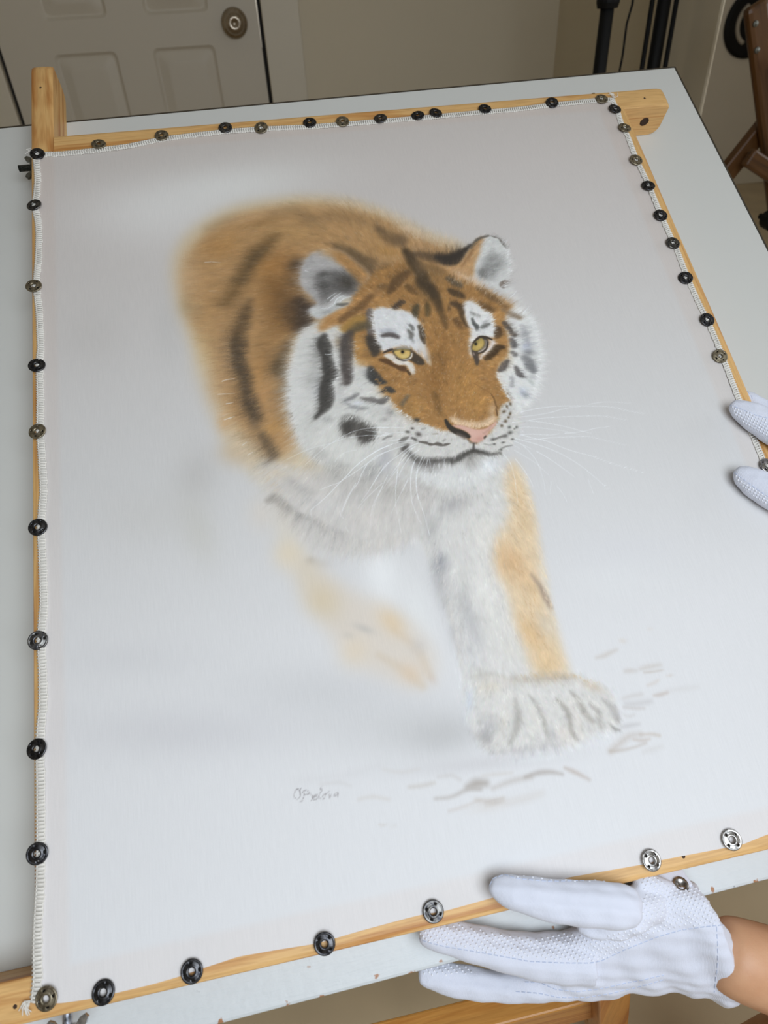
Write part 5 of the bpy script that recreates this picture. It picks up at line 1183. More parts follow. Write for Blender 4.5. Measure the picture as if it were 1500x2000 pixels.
# ---------------------------------------------------------------- the tiger, painted stroke by stroke in canvas space (unit 0.1 mm)
class Painter:
    def __init__(s, w, h, px):
        s.px = px; s.W = int(w/px)+1; s.H = int(h/px)+1
        s.C = np.empty((s.H, s.W, 3), np.float32); v = np.arange(s.H)*px
        for k in range(3): s.C[..., k] = np.interp(v, WASH_FALLOFF_V, [c[k]/255. for c in WASH_FALLOFF_C])[:, None]   # thin wash, greyer and warmer towards the far edge, some light fall-off mixed in
    def box(s, x0, y0, x1, y1):
        p = s.px
        a = max(0, int(x0/p)); b = min(s.W, int(x1/p)+2); c = max(0, int(y0/p)); d = min(s.H, int(y1/p)+2)
        if b <= a or d <= c: return None
        X, Y = np.meshgrid(np.arange(a, b, dtype=np.float32)*p, np.arange(c, d, dtype=np.float32)*p)
        return a, b, c, d, X, Y
    def comp(s, bx, m, col):
        a, b, c, d = bx[:4]
        s.C[c:d, a:b] += m[..., None]*(np.asarray(col, np.float32)/255. - s.C[c:d, a:b])
    @staticmethod
    def blur(m, r):
        r = int(round(r))
        if r < 1: return m
        for ax in (0, 1):
            for _ in range(3):
                q = np.concatenate([np.repeat(m.take([0], ax), r+1, ax), m, np.repeat(m.take([-1], ax), r, ax)], ax).cumsum(ax, dtype=np.float64)
                n = m.shape[ax]
                m = ((q.take(range(2*r+1, 2*r+1+n), ax) - q.take(range(0, n), ax))/(2*r+1)).astype(np.float32)
        return m
    @staticmethod
    def smooth(pts, k=5, closed=True):
        P = np.asarray(pts, np.float32)
        if len(P) < 3: return P
        if closed: Q = np.concatenate([P[-1:], P, P[:2]])
        else: Q = np.concatenate([2*P[:1]-P[1:2], P, 2*P[-1:]-P[-2:-1]])
        t = np.linspace(0, 1, k, endpoint=False, dtype=np.float32)[:, None]
        out = []
        for i in range(1, len(Q)-2):
            p0, p1, p2, p3 = Q[i-1:i+3]
            out.append(.5*((2*p1)+(p2-p0)*t+(2*p0-5*p1+4*p2-p3)*t*t+(3*p1-p0-3*p2+p3)*t**3))
        out = np.concatenate(out)
        return out if closed else np.concatenate([out, P[-1:]])
    def mask_poly(s, pts, soft, pad=True):
        P = s.smooth(pts)
        m = soft*2+2*s.px
        bx = s.box(P[:, 0].min()-m, P[:, 1].min()-m, P[:, 0].max()+m, P[:, 1].max()+m)
        if bx is None: return None, None
        X, Y = bx[4], bx[5]
        ins = np.zeros(X.shape, bool)
        for (x0, y0), (x1, y1) in zip(P, np.roll(P, -1, 0)):
            if y0 == y1: continue
            r0 = int(np.searchsorted(Y[:, 0], min(y0, y1), 'right')); r1 = int(np.searchsorted(Y[:, 0], max(y0, y1), 'right'))
            if r1 > r0:
                xx = x0+(Y[r0:r1]-y0)*(x1-x0)/(y1-y0)
                ins[r0:r1] ^= X[r0:r1] < xx
        return bx, s.blur(ins.astype(np.float32), soft/s.px*.55)
    def poly(s, col, a, soft, pts):
        bx, m = s.mask_poly(pts, soft)
        if bx: s.comp(bx, m*a, col)
    def blob(s, col, a, cx, cy, ax, ay, bx_, by):
        ex = 2.2*np.hypot(ax, bx_); ey = 2.2*np.hypot(ay, by)
        bx = s.box(cx-ex, cy-ey, cx+ex, cy+ey)
        if bx is None: return
        dx = bx[4]-cx; dy = bx[5]-cy; det = ax*by-ay*bx_
        p = (dx*by-dy*bx_)/det; q = (-dx*ay+dy*ax)/det
        s.comp(bx, np.clip(np.exp(-(p*p+q*q)*1.1)-.005, 0, 1)*a, col)
    def stroke(s, col, a, soft, pts):
        P = s.smooth(pts, 4, False)
        R = P[:, 2].max()+soft+s.px
        bx = s.box(P[:, 0].min()-R, P[:, 1].min()-R, P[:, 0].max()+R, P[:, 1].max()+R)
        if bx is None: return
        X, Y = bx[4], bx[5]; M = np.zeros(X.shape, np.float32)
        for p, q in zip(P[:-1], P[1:]):
            d = q-p; L = d[0]*d[0]+d[1]*d[1]+1e-6
            R = max(p[2], q[2])+soft+s.px
            c0 = max(0, int((min(p[0], q[0])-R-X[0, 0])/s.px)); c1 = int((max(p[0], q[0])+R-X[0, 0])/s.px)+2
            r0 = max(0, int((min(p[1], q[1])-R-Y[0, 0])/s.px)); r1 = int((max(p[1], q[1])+R-Y[0, 0])/s.px)+2
            x = X[r0:r1, c0:c1]; y = Y[r0:r1, c0:c1]
            if x.size == 0: continue
            t = np.clip(((x-p[0])*d[0]+(y-p[1])*d[1])/L, 0, 1)
            dist = np.hypot(x-p[0]-t*d[0], y-p[1]-t*d[1])
            r = p[2]+t*d[2]
            v = np.clip((r+soft*.5-dist)/soft, 0, 1)
            M[r0:r1, c0:c1] = np.maximum(M[r0:r1, c0:c1], v*v*(3-2*v))
        s.comp(bx, M*a, col)
    def run(s, ops):
        for o in ops:
            if o[0] == 'P': s.poly(o[1], o[2], o[3], o[4])
            elif o[0] == 'S': s.stroke(o[1], o[2], max(o[3], s.px), o[4])
            else: s.blob(o[1], o[2], *o[3:])
    def hairs(s, roots, dirs, length, cols, alpha, rng, bend=.25, r=.5):
        """tapered hair strokes: colour picked up at the root, dragged along the coat"""
        K = 12
        n = len(roots)
        ang = rng.normal(0, bend, n)
        t = np.linspace(0, 1, K)[None, :]
        a0 = np.arctan2(dirs[:, 1], dirs[:, 0])[:, None]+ang[:, None]*(t-.3)*1.6
        st = (length/K)[:, None]
        X = roots[:, :1]+np.cumsum(np.cos(a0)*st, 1); Y = roots[:, 1:]+np.cumsum(np.sin(a0)*st, 1)
        Wt = alpha[:, None]*np.minimum(1, t*5+.15)*(1-t)**.75
        fx = X/s.px; fy = Y/s.px
        ix = np.floor(fx).astype(int); iy = np.floor(fy).astype(int); fx -= ix; fy -= iy
        x0 = max(0, ix.min()); x1 = min(s.W, ix.max()+2); y0 = max(0, iy.min()); y1 = min(s.H, iy.max()+2); w = x1-x0; N = w*(y1-y0)
        if w < 1 or y1 <= y0: return
        acc = np.zeros((N, 4))
        for dx, dy, wt in ((0, 0, (1-fx)*(1-fy)), (1, 0, fx*(1-fy)), (0, 1, (1-fx)*fy), (1, 1, fx*fy)):
            jx = ix+dx-x0; jy = iy+dy-y0
            ok = (jx >= 0) & (jx < w) & (jy >= 0) & (jy < y1-y0)
            idx = (jy*w+jx)[ok]; ww = (Wt*wt)[ok]
            acc[:, 3] += np.bincount(idx, ww, N)
            for c in range(3):
                acc[:, c] += np.bincount(idx, ww*np.broadcast_to(cols[:, c:c+1], X.shape)[ok], N)
        acc = acc.reshape(y1-y0, w, 4); A = acc[..., 3]
        col = acc[..., :3]/np.maximum(A, 1e-6)[..., None]
        A = np.clip(A, 0, 1)[..., None]; sub = s.C[y0:y1, x0:x1]
        sub += (A*(col-sub)).astype(np.float32)
    def flow(s, pts, F, power=3.):
        F = np.asarray(F, np.float64); out = np.zeros((len(pts), 3))
        for i in range(0, len(pts), 20000):
            d2 = (pts[i:i+20000, None, 0]-F[None, :, 0])**2+(pts[i:i+20000, None, 1]-F[None, :, 1])**2+400.
            w = d2**(-power/2); w /= w.sum(1, keepdims=True)
            out[i:i+20000] = w@F[:, 2:5]
        n = np.hypot(out[:, 0], out[:, 1])+1e-6
        return out[:, :2]/n[:, None], out[:, 2]
    def fur(s, F, mask, passes, seed=3):
        rng = np.random.default_rng(seed)
        ys, xs = np.nonzero(mask > .02)
        clump = s.blur(rng.normal(0, 1, (s.H, s.W)).astype(np.float32), 2); clump /= clump.std()      # locks of hair share a tone
        for n, ls, al, jit, src in passes:
            k = rng.integers(0, len(ys), n)
            keep = rng.random(n) < mask[ys[k], xs[k]]
            k = k[keep]
            P = np.stack([xs[k], ys[k]], 1)*s.px+rng.normal(0, s.px*.5, (len(k), 2))
            D, L = s.flow(P, F)
            L = L*ls*rng.uniform(.55, 1.35, len(k))
            src_c = s.C[np.clip((P[:, 1]/s.px).astype(int), 0, s.H-1), np.clip((P[:, 0]/s.px).astype(int), 0, s.W-1)]
            J = (.45*rng.normal(0, jit, len(k))+.75*jit*clump[ys[k], xs[k]])[:, None]
            J *= np.clip(1.75-1.5*src_c.mean(1, keepdims=True), .38, 1.1); tint = rng.normal(0, jit*.18, (len(k), 3)); J = np.clip(J, -.16, .22)
            cols = np.clip(src_c*(1+J)+src_c*tint, 0, 1)
            if src: # pale hair tips
                pick = rng.random(len(k)) < src
                cols[pick] = cols[pick]*.62+.38*np.array([.90, .90, .90])
            th = rng.normal(0, .16, len(k)); c, sn = np.cos(th), np.sin(th)
            D = np.stack([D[:, 0]*c-D[:, 1]*sn, D[:, 0]*sn+D[:, 1]*c], 1)
            s.hairs(P, D, L, cols, np.full(len(k), al), rng)
def paint_tiger():
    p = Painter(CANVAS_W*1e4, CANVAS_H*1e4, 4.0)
    p.run(UNDER)
    m = np.zeros((p.H, p.W), np.float32)
    for pts, soft in FUR_MASK:
        bx, mm = p.mask_poly(pts, soft)
        m[bx[2]:bx[3], bx[0]:bx[1]] = np.maximum(m[bx[2]:bx[3], bx[0]:bx[1]], mm)
    p.fur(FLOW, m, [(50000, 1.7, .5, .04, 0), (50000, 1.4, .5, .08, .03), (45000, 1.1, .42, .11, .05), (36000, .9, .34, .13, .10)])
    p.run(ACCENT)                                           # darkest markings strengthened over the first coat
    rng = np.random.default_rng(21)
    for col, r, a, n, L, sp, pts in FRINGE:                 # single hairs growing out over an edge
        E_ = p.smooth(np.asarray(pts, float), 6, False); n *= 2
        d = np.concatenate([[0], np.cumsum(np.hypot(*np.diff(E_, axis=0).T))]); x = rng.uniform(0, d[-1], n)
        P = np.stack([np.interp(x, d, E_[:, 0]), np.interp(x, d, E_[:, 1])], 1)+rng.normal(0, sp*.5, (n, 2))
        D, _ = p.flow(P, FLOW); th = rng.normal(0, .22, n); D = np.stack([D[:, 0]*np.cos(th)-D[:, 1]*np.sin(th), D[:, 0]*np.sin(th)+D[:, 1]*np.cos(th)], 1)
        P -= D*L*.4; LL = L*rng.uniform(.5, 1.4, n)
        cols = np.clip(np.array(col)/255.*(1+rng.normal(0, .05, (n, 1))), 0, 1)
        for q in range(max(1, int(r/2.5))): p.hairs(P+rng.normal(0, r*.25, P.shape), D, LL, cols, np.full(n, a), rng, .3)
    p.run(DETAIL)
    p.fur(FLOW, m, [(26000, .5, .25, .09, .04)], 9)
    for r, a, pts in WHISKERS:
        P = np.asarray(pts, np.float32); n = len(P)
        rr = r*(1-.55*np.linspace(0, 1, n))
        p.stroke(WHITE, a, 5.0, np.column_stack([P, rr]))
    return p

# ---------------------------------------------------------------- the painted silk
def resample(P, n):
    P = np.asarray(P, float)/1e4
    d = np.concatenate([[0], np.cumsum(np.hypot(*np.diff(P, axis=0).T))]); t = np.linspace(0, d[-1], n)
    Q = np.stack([np.interp(t, d, P[:, i]) for i in (0, 1)], 1)
    for _ in range(6): Q[1:-1] = .25*Q[:-2]+.5*Q[1:-1]+.25*Q[2:]
    return Q
E_TOP, E_RIGHT, E_LOW, E_LEFT = (resample(e, 400) for e in (EDGE_TOP, EDGE_RIGHT, EDGE_LOW, EDGE_LEFT))   # left->right, top->bottom, left->right, top->bottom
tl, tr, bl, br = E_TOP[0], E_TOP[-1], E_LOW[0], E_LOW[-1]
E_LEFT[0], E_LEFT[-1], E_RIGHT[0], E_RIGHT[-1] = tl, bl, tr, br
def edge_at(E, t): 
    x = np.clip(np.asarray(t), 0, 1)*(len(E)-1); i = np.minimum(x.astype(int), len(E)-2); f = (x-i)[..., None]
    return E[i]*(1-f)+E[i+1]*f
def coons(s, t):               # s: left->right, t: top->bottom
    s_, t_ = s[..., None], t[..., None]
    return ((1-t_)*edge_at(E_TOP, s)+t_*edge_at(E_LOW, s)+(1-s_)*edge_at(E_LEFT, t)+s_*edge_at(E_RIGHT, t)
            -((1-s_)*(1-t_)*tl+s_*(1-t_)*tr+(1-s_)*t_*bl+s_*t_*br))
def graded(L, zones, base):
    """grid lines along a length: finer spacing inside the zones (a, b, step)"""
    x = [0.]
    while x[-1] < L:
        st = base
        for a, b_, s_ in zones:
            if a-.004 <= x[-1] <= b_: st = min(st, s_)
        x.append(x[-1]+st)
    x = np.array(x); return x/x[-1]
gs = graded(CANVAS_W, [(FACE_U[0], FACE_U[1], .00056), (BODY_U[0], BODY_U[1], .00085)], .0022)
gt = graded(CANVAS_H, [(CANVAS_H-FACE_V[1], CANVAS_H-FACE_V[0], .00056), (CANVAS_H-BODY_V[1], CANVAS_H-BODY_V[0], .00085)], .0022)
S, T = np.meshgrid(gs, gt); P = coons(S, T)
ns, nt_ = len(gs), len(gt)
painter = paint_tiger()
# margin over the bars: pine showing through the thin silk, put into the colour
yy, xx = np.mgrid[0:painter.H, 0:painter.W].astype(np.float32); uu, vv = xx*painter.px/1e4, yy*painter.px/1e4
dm = np.minimum(np.minimum(uu-.0168, (CANVAS_W-.0165)-uu)+.0, np.minimum(vv-.0135, (CANVAS_H-.006)-vv))
mg = (np.clip(.5-dm/.004, 0, 1)*.55)[..., None]
painter.C += mg*(painter.C*np.array([1.0, .968, .948], np.float32)-painter.C)
C = painter.C
fx = np.clip(P[..., 0]*1e4/painter.px, 0, painter.W-1.01); fy = np.clip(P[..., 1]*1e4/painter.px, 0, painter.H-1.01)
ix, iy = fx.astype(int), fy.astype(int); fx = (fx-ix)[..., None]; fy = (fy-iy)[..., None]
c = (C[iy, ix]*(1-fx)+C[iy, ix+1]*fx)*(1-fy)+(C[iy+1, ix]*(1-fx)+C[iy+1, ix+1]*fx)*fy
c = np.where(c <= .04045, c/12.92, ((c+.055)/1.055)**2.4)
h = .0003+.00018*np.sin(P[..., 0]*55+1.3*np.sin(P[..., 1]*31))*np.exp(-np.minimum(np.minimum(S, 1-S), np.minimum(T, 1-T))*30)
co = np.concatenate([P, h[..., None]], -1).reshape(-1, 3).astype(np.float32)
me = bpy.data.meshes.new('silk_panel')
nv = ns*nt_; nf = (ns-1)*(nt_-1)
me.vertices.add(nv); me.vertices.foreach_set('co', co.ravel())
idx = np.arange(nv).reshape(nt_, ns)
quads = np.stack([idx[1:, :-1], idx[1:, 1:], idx[:-1, 1:], idx[:-1, :-1]], -1).reshape(-1, 4).astype(np.int32)
me.loops.add(nf*4); me.loops.foreach_set('vertex_index', quads.ravel())
me.polygons.add(nf); me.polygons.foreach_set('loop_start', np.arange(0, nf*4, 4, dtype=np.int32)); me.polygons.foreach_set('use_smooth', np.ones(nf, bool))
at = me.color_attributes.new('paint', 'FLOAT_COLOR', 'POINT')
at.data.foreach_set('color', np.concatenate([c.reshape(-1, 3), np.ones((nv, 1))], 1).astype(np.float32).ravel())
me.update(calc_edges=True)
m, nt, bs = new_mat('painted_silk')
ca = nd(nt, 'ShaderNodeVertexColor'); ca.layer_name = 'paint'
tc = nd(nt, 'ShaderNodeTexCoord')
nw = nd(nt, 'ShaderNodeTexNoise'); nw.inputs['Scale'].default_value = 900; nw.inputs['Detail'].default_value = 1; nt.links.new(tc.outputs['Object'], nw.inputs['Vector'])
mp = nd(nt, 'ShaderNodeMapping'); mp.inputs['Scale'].default_value = (1500, 60, 1); nt.links.new(tc.outputs['Object'], mp.inputs['Vector'])
nw2 = nd(nt, 'ShaderNodeTexNoise'); nw2.inputs['Scale'].default_value = 1.; nw2.inputs['Detail'].default_value = 2; nt.links.new(mp.outputs['Vector'], nw2.inputs['Vector'])
mv = nd(nt, 'ShaderNodeMapRange'); mv.inputs['From Min'].default_value = .3; mv.inputs['From Max'].default_value = .7; mv.inputs['To Min'].default_value = .978; mv.inputs['To Max'].default_value = 1.02; nt.links.new(nw2.outputs['Fac'], mv.inputs['Value'])
ml = nd(nt, 'ShaderNodeMix', data_type='RGBA', blend_type='MULTIPLY'); ml.inputs['Factor'].default_value = 1.; nt.links.new(ca.outputs['Color'], ml.inputs['A']); nt.links.new(mv.outputs['Result'], ml.inputs['B'])
nt.links.new(ml.outputs['Result'], bs.inputs['Base Color']); bs.inputs['Roughness'].default_value = .75; bs.inputs['Specular IOR Level'].default_value = .25
bp = nd(nt, 'ShaderNodeBump'); bp.inputs['Strength'].default_value = .12; bp.inputs['Distance'].default_value = .0006; nt.links.new(nw.outputs['Fac'], bp.inputs['Height']); nt.links.new(bp.outputs['Normal'], bs.inputs['Normal'])
silk = empty('silk_painting', TAB.copy(), 'white silk painted with a striding tiger, stretched face up over the pine frame', 'painting')
link_mesh('silk_panel', me, m, silk)
# ---- overlocked hem on three sides: thread loops over the folded edge
M_THREAD = plain('white_thread', (224, 220, 212), .8, .05, 300.)
def hem(E, width, sgn, step=.0022, label=None):
    d = np.concatenate([[0], np.cumsum(np.hypot(*np.diff(E, axis=0).T))]); L = d[-1]
    def at(x): x = min(max(x, 0), L); return np.array([np.interp(x, d, E[:, 0]), np.interp(x, d, E[:, 1])])
    def nrm(x):
        a = at(x+.002)-at(x-.002); a /= np.hypot(*a)+1e-9; return np.array([-a[1], a[0]])*sgn, a
    b = BM(); n = int(L/step); inner = []; outer = []
    for k in range(n+1):
        x = k*L/n; p = at(x); nn, tt = nrm(x); w = width*(1+.06*math.sin(k*1.7)+.05*rnd.uniform(-1, 1))
        j = rnd.uniform(-.0002, .0002)
        a = p-nn*.0005; q = p+nn*w
        pts = [(*(a+tt*j), -.0004), (*(a+tt*.0003), .0010), (*(p+nn*w*.45+tt*(.0007+j)), .0017), (*(q+tt*.0010), .0011), (*(q+tt*.0010+nn*.0002), .0004)]
        add_tube(b, pts, [.0005, .0007, .00074, .00066, .0004], 5, False)
        inner.append((*(q+tt*.0006), .0011)); outer.append((*(p+nn*.0004), .0012))
    add_tube(b, inner, .00042, 5); add_tube(b, outer, .00055, 5)
    A = [b.verts.new((*(at(k*L/120)), .0005)) for k in range(121)]; B = [b.verts.new((*(at(k*L/120)+nrm(k*L/120)[0]*width*1.02), .0007)) for k in range(121)]
    for k in range(120): b.faces.new((A[k], A[k+1], B[k+1], B[k]))
    o = obj('hem_stitching', b, M_THREAD, silk, smooth=True); o['kind'] = 'stuff'; return o
hem(E_TOP, .0050, -1); hem(E_RIGHT, .0044, -1); hem(E_LEFT, .0049, 1)
# frayed corner threads
b = BM()
for (x, y), ang, n_ in ((tl, 130, 3), (tr, 60, 9), (bl, 215, 14)):
    for k in range(n_):
        a = R(ang+rnd.uniform(-45, 45)); l = rnd.uniform(.003, .008); r0 = rnd.uniform(0, .002)
        add_tube(b, [(x+r0*math.cos(a), y+r0*math.sin(a), .0012), (x+(r0+l*.5)*math.cos(a), y+(r0+l*.5)*math.sin(a), .0022), (x+(r0+l)*math.cos(a+.5), y+(r0+l)*math.sin(a+.5), .0012+rnd.uniform(0, .001))], .00028, 4)
o = obj('frayed_thread', b, M_THREAD, silk); o['kind'] = 'stuff'

# ---------------------------------------------------------------- sew-on snap discs pinning the silk to the frame
def snap_mesh(name, mats):
    b = BM(); n = 48
    prof = [(.0020, .0000), (.0020, .0011), (.0023, .0014), (.0030, .0016), (.0036, .0012), (.0040, .0012), (.0050, .0010), (.0056, .0009), (.0060, .0011), (.0065, .0009), (.00675, .0004), (.0066, 0)]
    slot = lambda k, i: i in (5, 6) and (k % 12) in (0, 1, 2)
    rings = [[b.verts.new((r*math.cos(2*math.pi*k/n), r*math.sin(2*math.pi*k/n), z)) for k in range(n)] for r, z in prof]
    for i in range(len(rings)):
        A, B = rings[i], rings[(i+1) % len(rings)]
        for k in range(n):
            k2 = (k+1) % n
            if i == 5 and (k % 12) in (0, 1, 2):        # the sewing slots are let in as small pits
                q = [A[k].co, A[k2].co, B[k2].co, B[k].co]; lo = [b.verts.new((v.x, v.y, .0001)) for v in q]
                f = b.faces.new(lo); f.material_index = 1
                up = [A[k], A[k2], B[k2], B[k]]
                for e in range(4):
                    f = b.faces.new((up[e], up[(e+1) % 4], lo[(e+1) % 4], lo[e])); f.material_index = 1
                continue
            b.faces.new((A[k], A[k2], B[k2], B[k]))
    me = bpy.data.meshes.new(name); bmesh.ops.remove_doubles(b, verts=b.verts, dist=1e-6); bmesh.ops.recalc_face_normals(b, faces=b.faces); b.to_mesh(me); b.free()
    for m_ in mats: me.materials.append(m_)
    me.polygons.foreach_set('use_smooth', [p.material_index == 0 for p in me.polygons]); 
    return me
M_PIT = plain('snap_pit', (18, 17, 16), .7)
SNAPS = [snap_mesh('snap_disc', [M_, M_PIT]) for M_ in M_SNAP]
ORD = ['first', 'second', 'third', 'fourth', 'fifth', 'sixth', 'seventh', 'eighth', 'ninth', 'tenth', 'eleventh', 'twelfth', 'thirteenth', 'fourteenth']
LOOK = ['grey metal snap disc', 'worn bronze snap disc', 'shiny nickel snap disc', 'black metal snap disc']
for side, start, along, pts in PINS:
    for k, (u, v, kind, tx, ty) in enumerate(pts):
        o = bpy.data.objects.new('snap_disc', SNAPS[kind]); COL.objects.link(o)
        o.matrix_world = TAB @ Matrix.Translation((u/1e4, v/1e4, .0020)) @ Matrix.Rotation(R(tx), 4, 'X') @ Matrix.Rotation(R(ty), 4, 'Y') @ Matrix.Rotation(rnd.uniform(0, 1.5), 4, 'Z')
        tag(o, f'{LOOK[kind]}, {ORD[k]} from the {start} along the {side}', 'snap disc', 'snap discs around the frame')

# ---------------------------------------------------------------- the helper: gloved hands, forearm, knee
M_SKIN, nt, bs = new_mat('tanned_skin')
tc = nd(nt, 'ShaderNodeTexCoord'); n1 = nd(nt, 'ShaderNodeTexNoise'); n1.inputs['Scale'].default_value = 28; n1.inputs['Detail'].default_value = 5; nt.links.new(tc.outputs['Object'], n1.inputs['Vector'])
rp = nd(nt, 'ShaderNodeValToRGB'); rp.color_ramp.elements[0].position = .3; rp.color_ramp.elements[0].color = lin((196, 144, 108)); rp.color_ramp.elements[1].position = .7; rp.color_ramp.elements[1].color = lin((214, 168, 132)); nt.links.new(n1.outputs['Fac'], rp.inputs['Fac']); nt.links.new(rp.outputs['Color'], bs.inputs['Base Color'])
bs.inputs['Roughness'].default_value = .5; bs.inputs['Subsurface Weight'].default_value = .12; bs.inputs['Subsurface Radius'].default_value = (.01, .004, .002); bs.inputs['Subsurface Scale'].default_value = .4
n2 = nd(nt, 'ShaderNodeTexNoise'); n2.inputs['Scale'].default_value = 700; nt.links.new(tc.outputs['Object'], n2.inputs['Vector']); bp = nd(nt, 'ShaderNodeBump'); bp.inputs['Strength'].default_value = .25; bp.inputs['Distance'].default_value = .0004; nt.links.new(n2.outputs['Fac'], bp.inputs['Height']); nt.links.new(bp.outputs['Normal'], bs.inputs['Normal'])
M_GLOVE, nt, bs = new_mat('white_knit_cotton')
tc = nd(nt, 'ShaderNodeTexCoord'); bs.inputs['Base Color'].default_value = lin((216, 219, 231)); bs.inputs['Roughness'].default_value = .9; bs.inputs['Sheen Weight'].default_value = .25; bs.inputs['Specular IOR Level'].default_value = .2
wv = nd(nt, 'ShaderNodeTexWave'); wv.inputs['Scale'].default_value = 420; wv.inputs['Distortion'].default_value = 1.5; wv.bands_direction = 'X'; nt.links.new(tc.outputs['Object'], wv.inputs['Vector'])
n2 = nd(nt, 'ShaderNodeTexNoise'); n2.inputs['Scale'].default_value = 90; n2.inputs['Detail'].default_value = 4; nt.links.new(tc.outputs['Object'], n2.inputs['Vector'])
bp = nd(nt, 'ShaderNodeBump'); bp.inputs['Strength'].default_value = .25; bp.inputs['Distance'].default_value = .0005; nt.links.new(wv.outputs['Fac'], bp.inputs['Height'])
bp2 = nd(nt, 'ShaderNodeBump'); bp2.inputs['Strength'].default_value = .3; bp2.inputs['Distance'].default_value = .002; nt.links.new(n2.outputs['Fac'], bp2.inputs['Height']); nt.links.new(bp.outputs['Normal'], bp2.inputs['Normal']); nt.links.new(bp2.outputs['Normal'], bs.inputs['Normal'])
M_DOT = plain('white_rubber_dots', (232, 234, 241), .45, .01)
M_STITCH = plain('pale_blue_stitching', (196, 206, 228), .8, .03)
EYE = Vector(EYE_FOOT)
def add_chain(b, ch, n=18):
    """finger: rings round a path, flattened along the line the palm faces"""
    C_ = [Vector(c[:3]) for c in ch]; rings = []
    for i, c in enumerate(ch):
        d = (C_[min(i+1, len(ch)-1)]-C_[max(i-1, 0)]).normalized()
        vw = (EYE-C_[i]).normalized(); ac = d.cross(vw).normalized(); dp = ac.cross(d).normalized()
        rings.append([b.verts.new(C_[i]+ac*(c[3]*math.cos(2*math.pi*k/n))+dp*(c[4]*math.sin(2*math.pi*k/n))) for k in range(n)])
    for A, B in zip(rings[:-1], rings[1:]):
        for k in range(n): b.faces.new((A[k], A[(k+1) % n], B[(k+1) % n], B[k]))
    b.faces.new(rings[0][::-1]); b.faces.new(rings[-1])
def add_palm(b, rows, n=28):
    rings = []
    mids = [(Vector(r[:3])+Vector(r[3:6]))/2 for r in rows]
    for i, r in enumerate(rows):
        a, e, t = Vector(r[:3]), Vector(r[3:6]), r[6]; c = (a+e)/2; ac = (e-a)/2
        d = (mids[min(i+1, len(rows)-1)]-mids[max(i-1, 0)]).normalized(); dp = ac.normalized().cross(d).normalized()
        ring = []
        for k in range(n):
            th = 2*math.pi*k/n; x, y = math.cos(th), math.sin(th)
            x = math.copysign(abs(x)**.8, x); y = math.copysign(abs(y)**.8, y)
            ring.append(b.verts.new(c+ac*x+dp*(t*y)))
        rings.append(ring)
    for A, B in zip(rings[:-1], rings[1:]):
        for k in range(n): b.faces.new((A[k], A[(k+1) % n], B[(k+1) % n], B[k]))
    b.faces.new(rings[0][::-1]); b.faces.new(rings[-1])
def fused(name, b, voxel, smooth_it, mat, parent, sub=0, wrinkle=None):
    """melt the pieces into one continuous skin"""
    bmesh.ops.recalc_face_normals(b, faces=b.faces)
    t = bpy.data.meshes.new('tmp'); b.to_mesh(t); b.free()
    o = bpy.data.objects.new('tmp', t); COL.objects.link(o)
    r = o.modifiers.new('r', 'REMESH'); r.mode = 'VOXEL'; r.voxel_size = voxel
    s = o.modifiers.new('s', 'SMOOTH'); s.factor = .5; s.iterations = smooth_it
    dg = bpy.context.evaluated_depsgraph_get(); dg.update()
    me = bpy.data.meshes.new_from_object(o.evaluated_get(dg))
    bpy.data.objects.remove(o); bpy.data.meshes.remove(t)
    me.name = name
    if wrinkle:
        n = len(me.vertices); co = np.empty(n*3, np.float32); me.vertices.foreach_get('co', co); no = np.empty(n*3, np.float32); me.vertices.foreach_get('normal', no)
        co = co.reshape(-1, 3); no = no.reshape(-1, 3); co += no*wrinkle(co)[:, None]; me.vertices.foreach_set('co', co.astype(np.float32).ravel()); me.update()
    return link_mesh(name, me, mat, parent, smooth=True)
def inside(p, poly):
    c = False; n = len(poly); x, y = p
    for i in range(n):
        x0, y0 = poly[i]; x1, y1 = poly[i-1]
        if (y0 > y) != (y1 > y) and x < (x1-x0)*(y-y0)/(y1-y0)+x0: c = not c
    return c
def bvh_of(o):
    me = o.data; return BVHTree.FromPolygons([v.co.copy() for v in me.vertices], [tuple(p.vertices) for p in me.polygons])
def drop(bvh, u, v, h, vw):
    p = Vector((u, v, h)); hit = bvh.ray_cast(p+vw*.12, -vw, .3)
    return hit[0], hit[1]
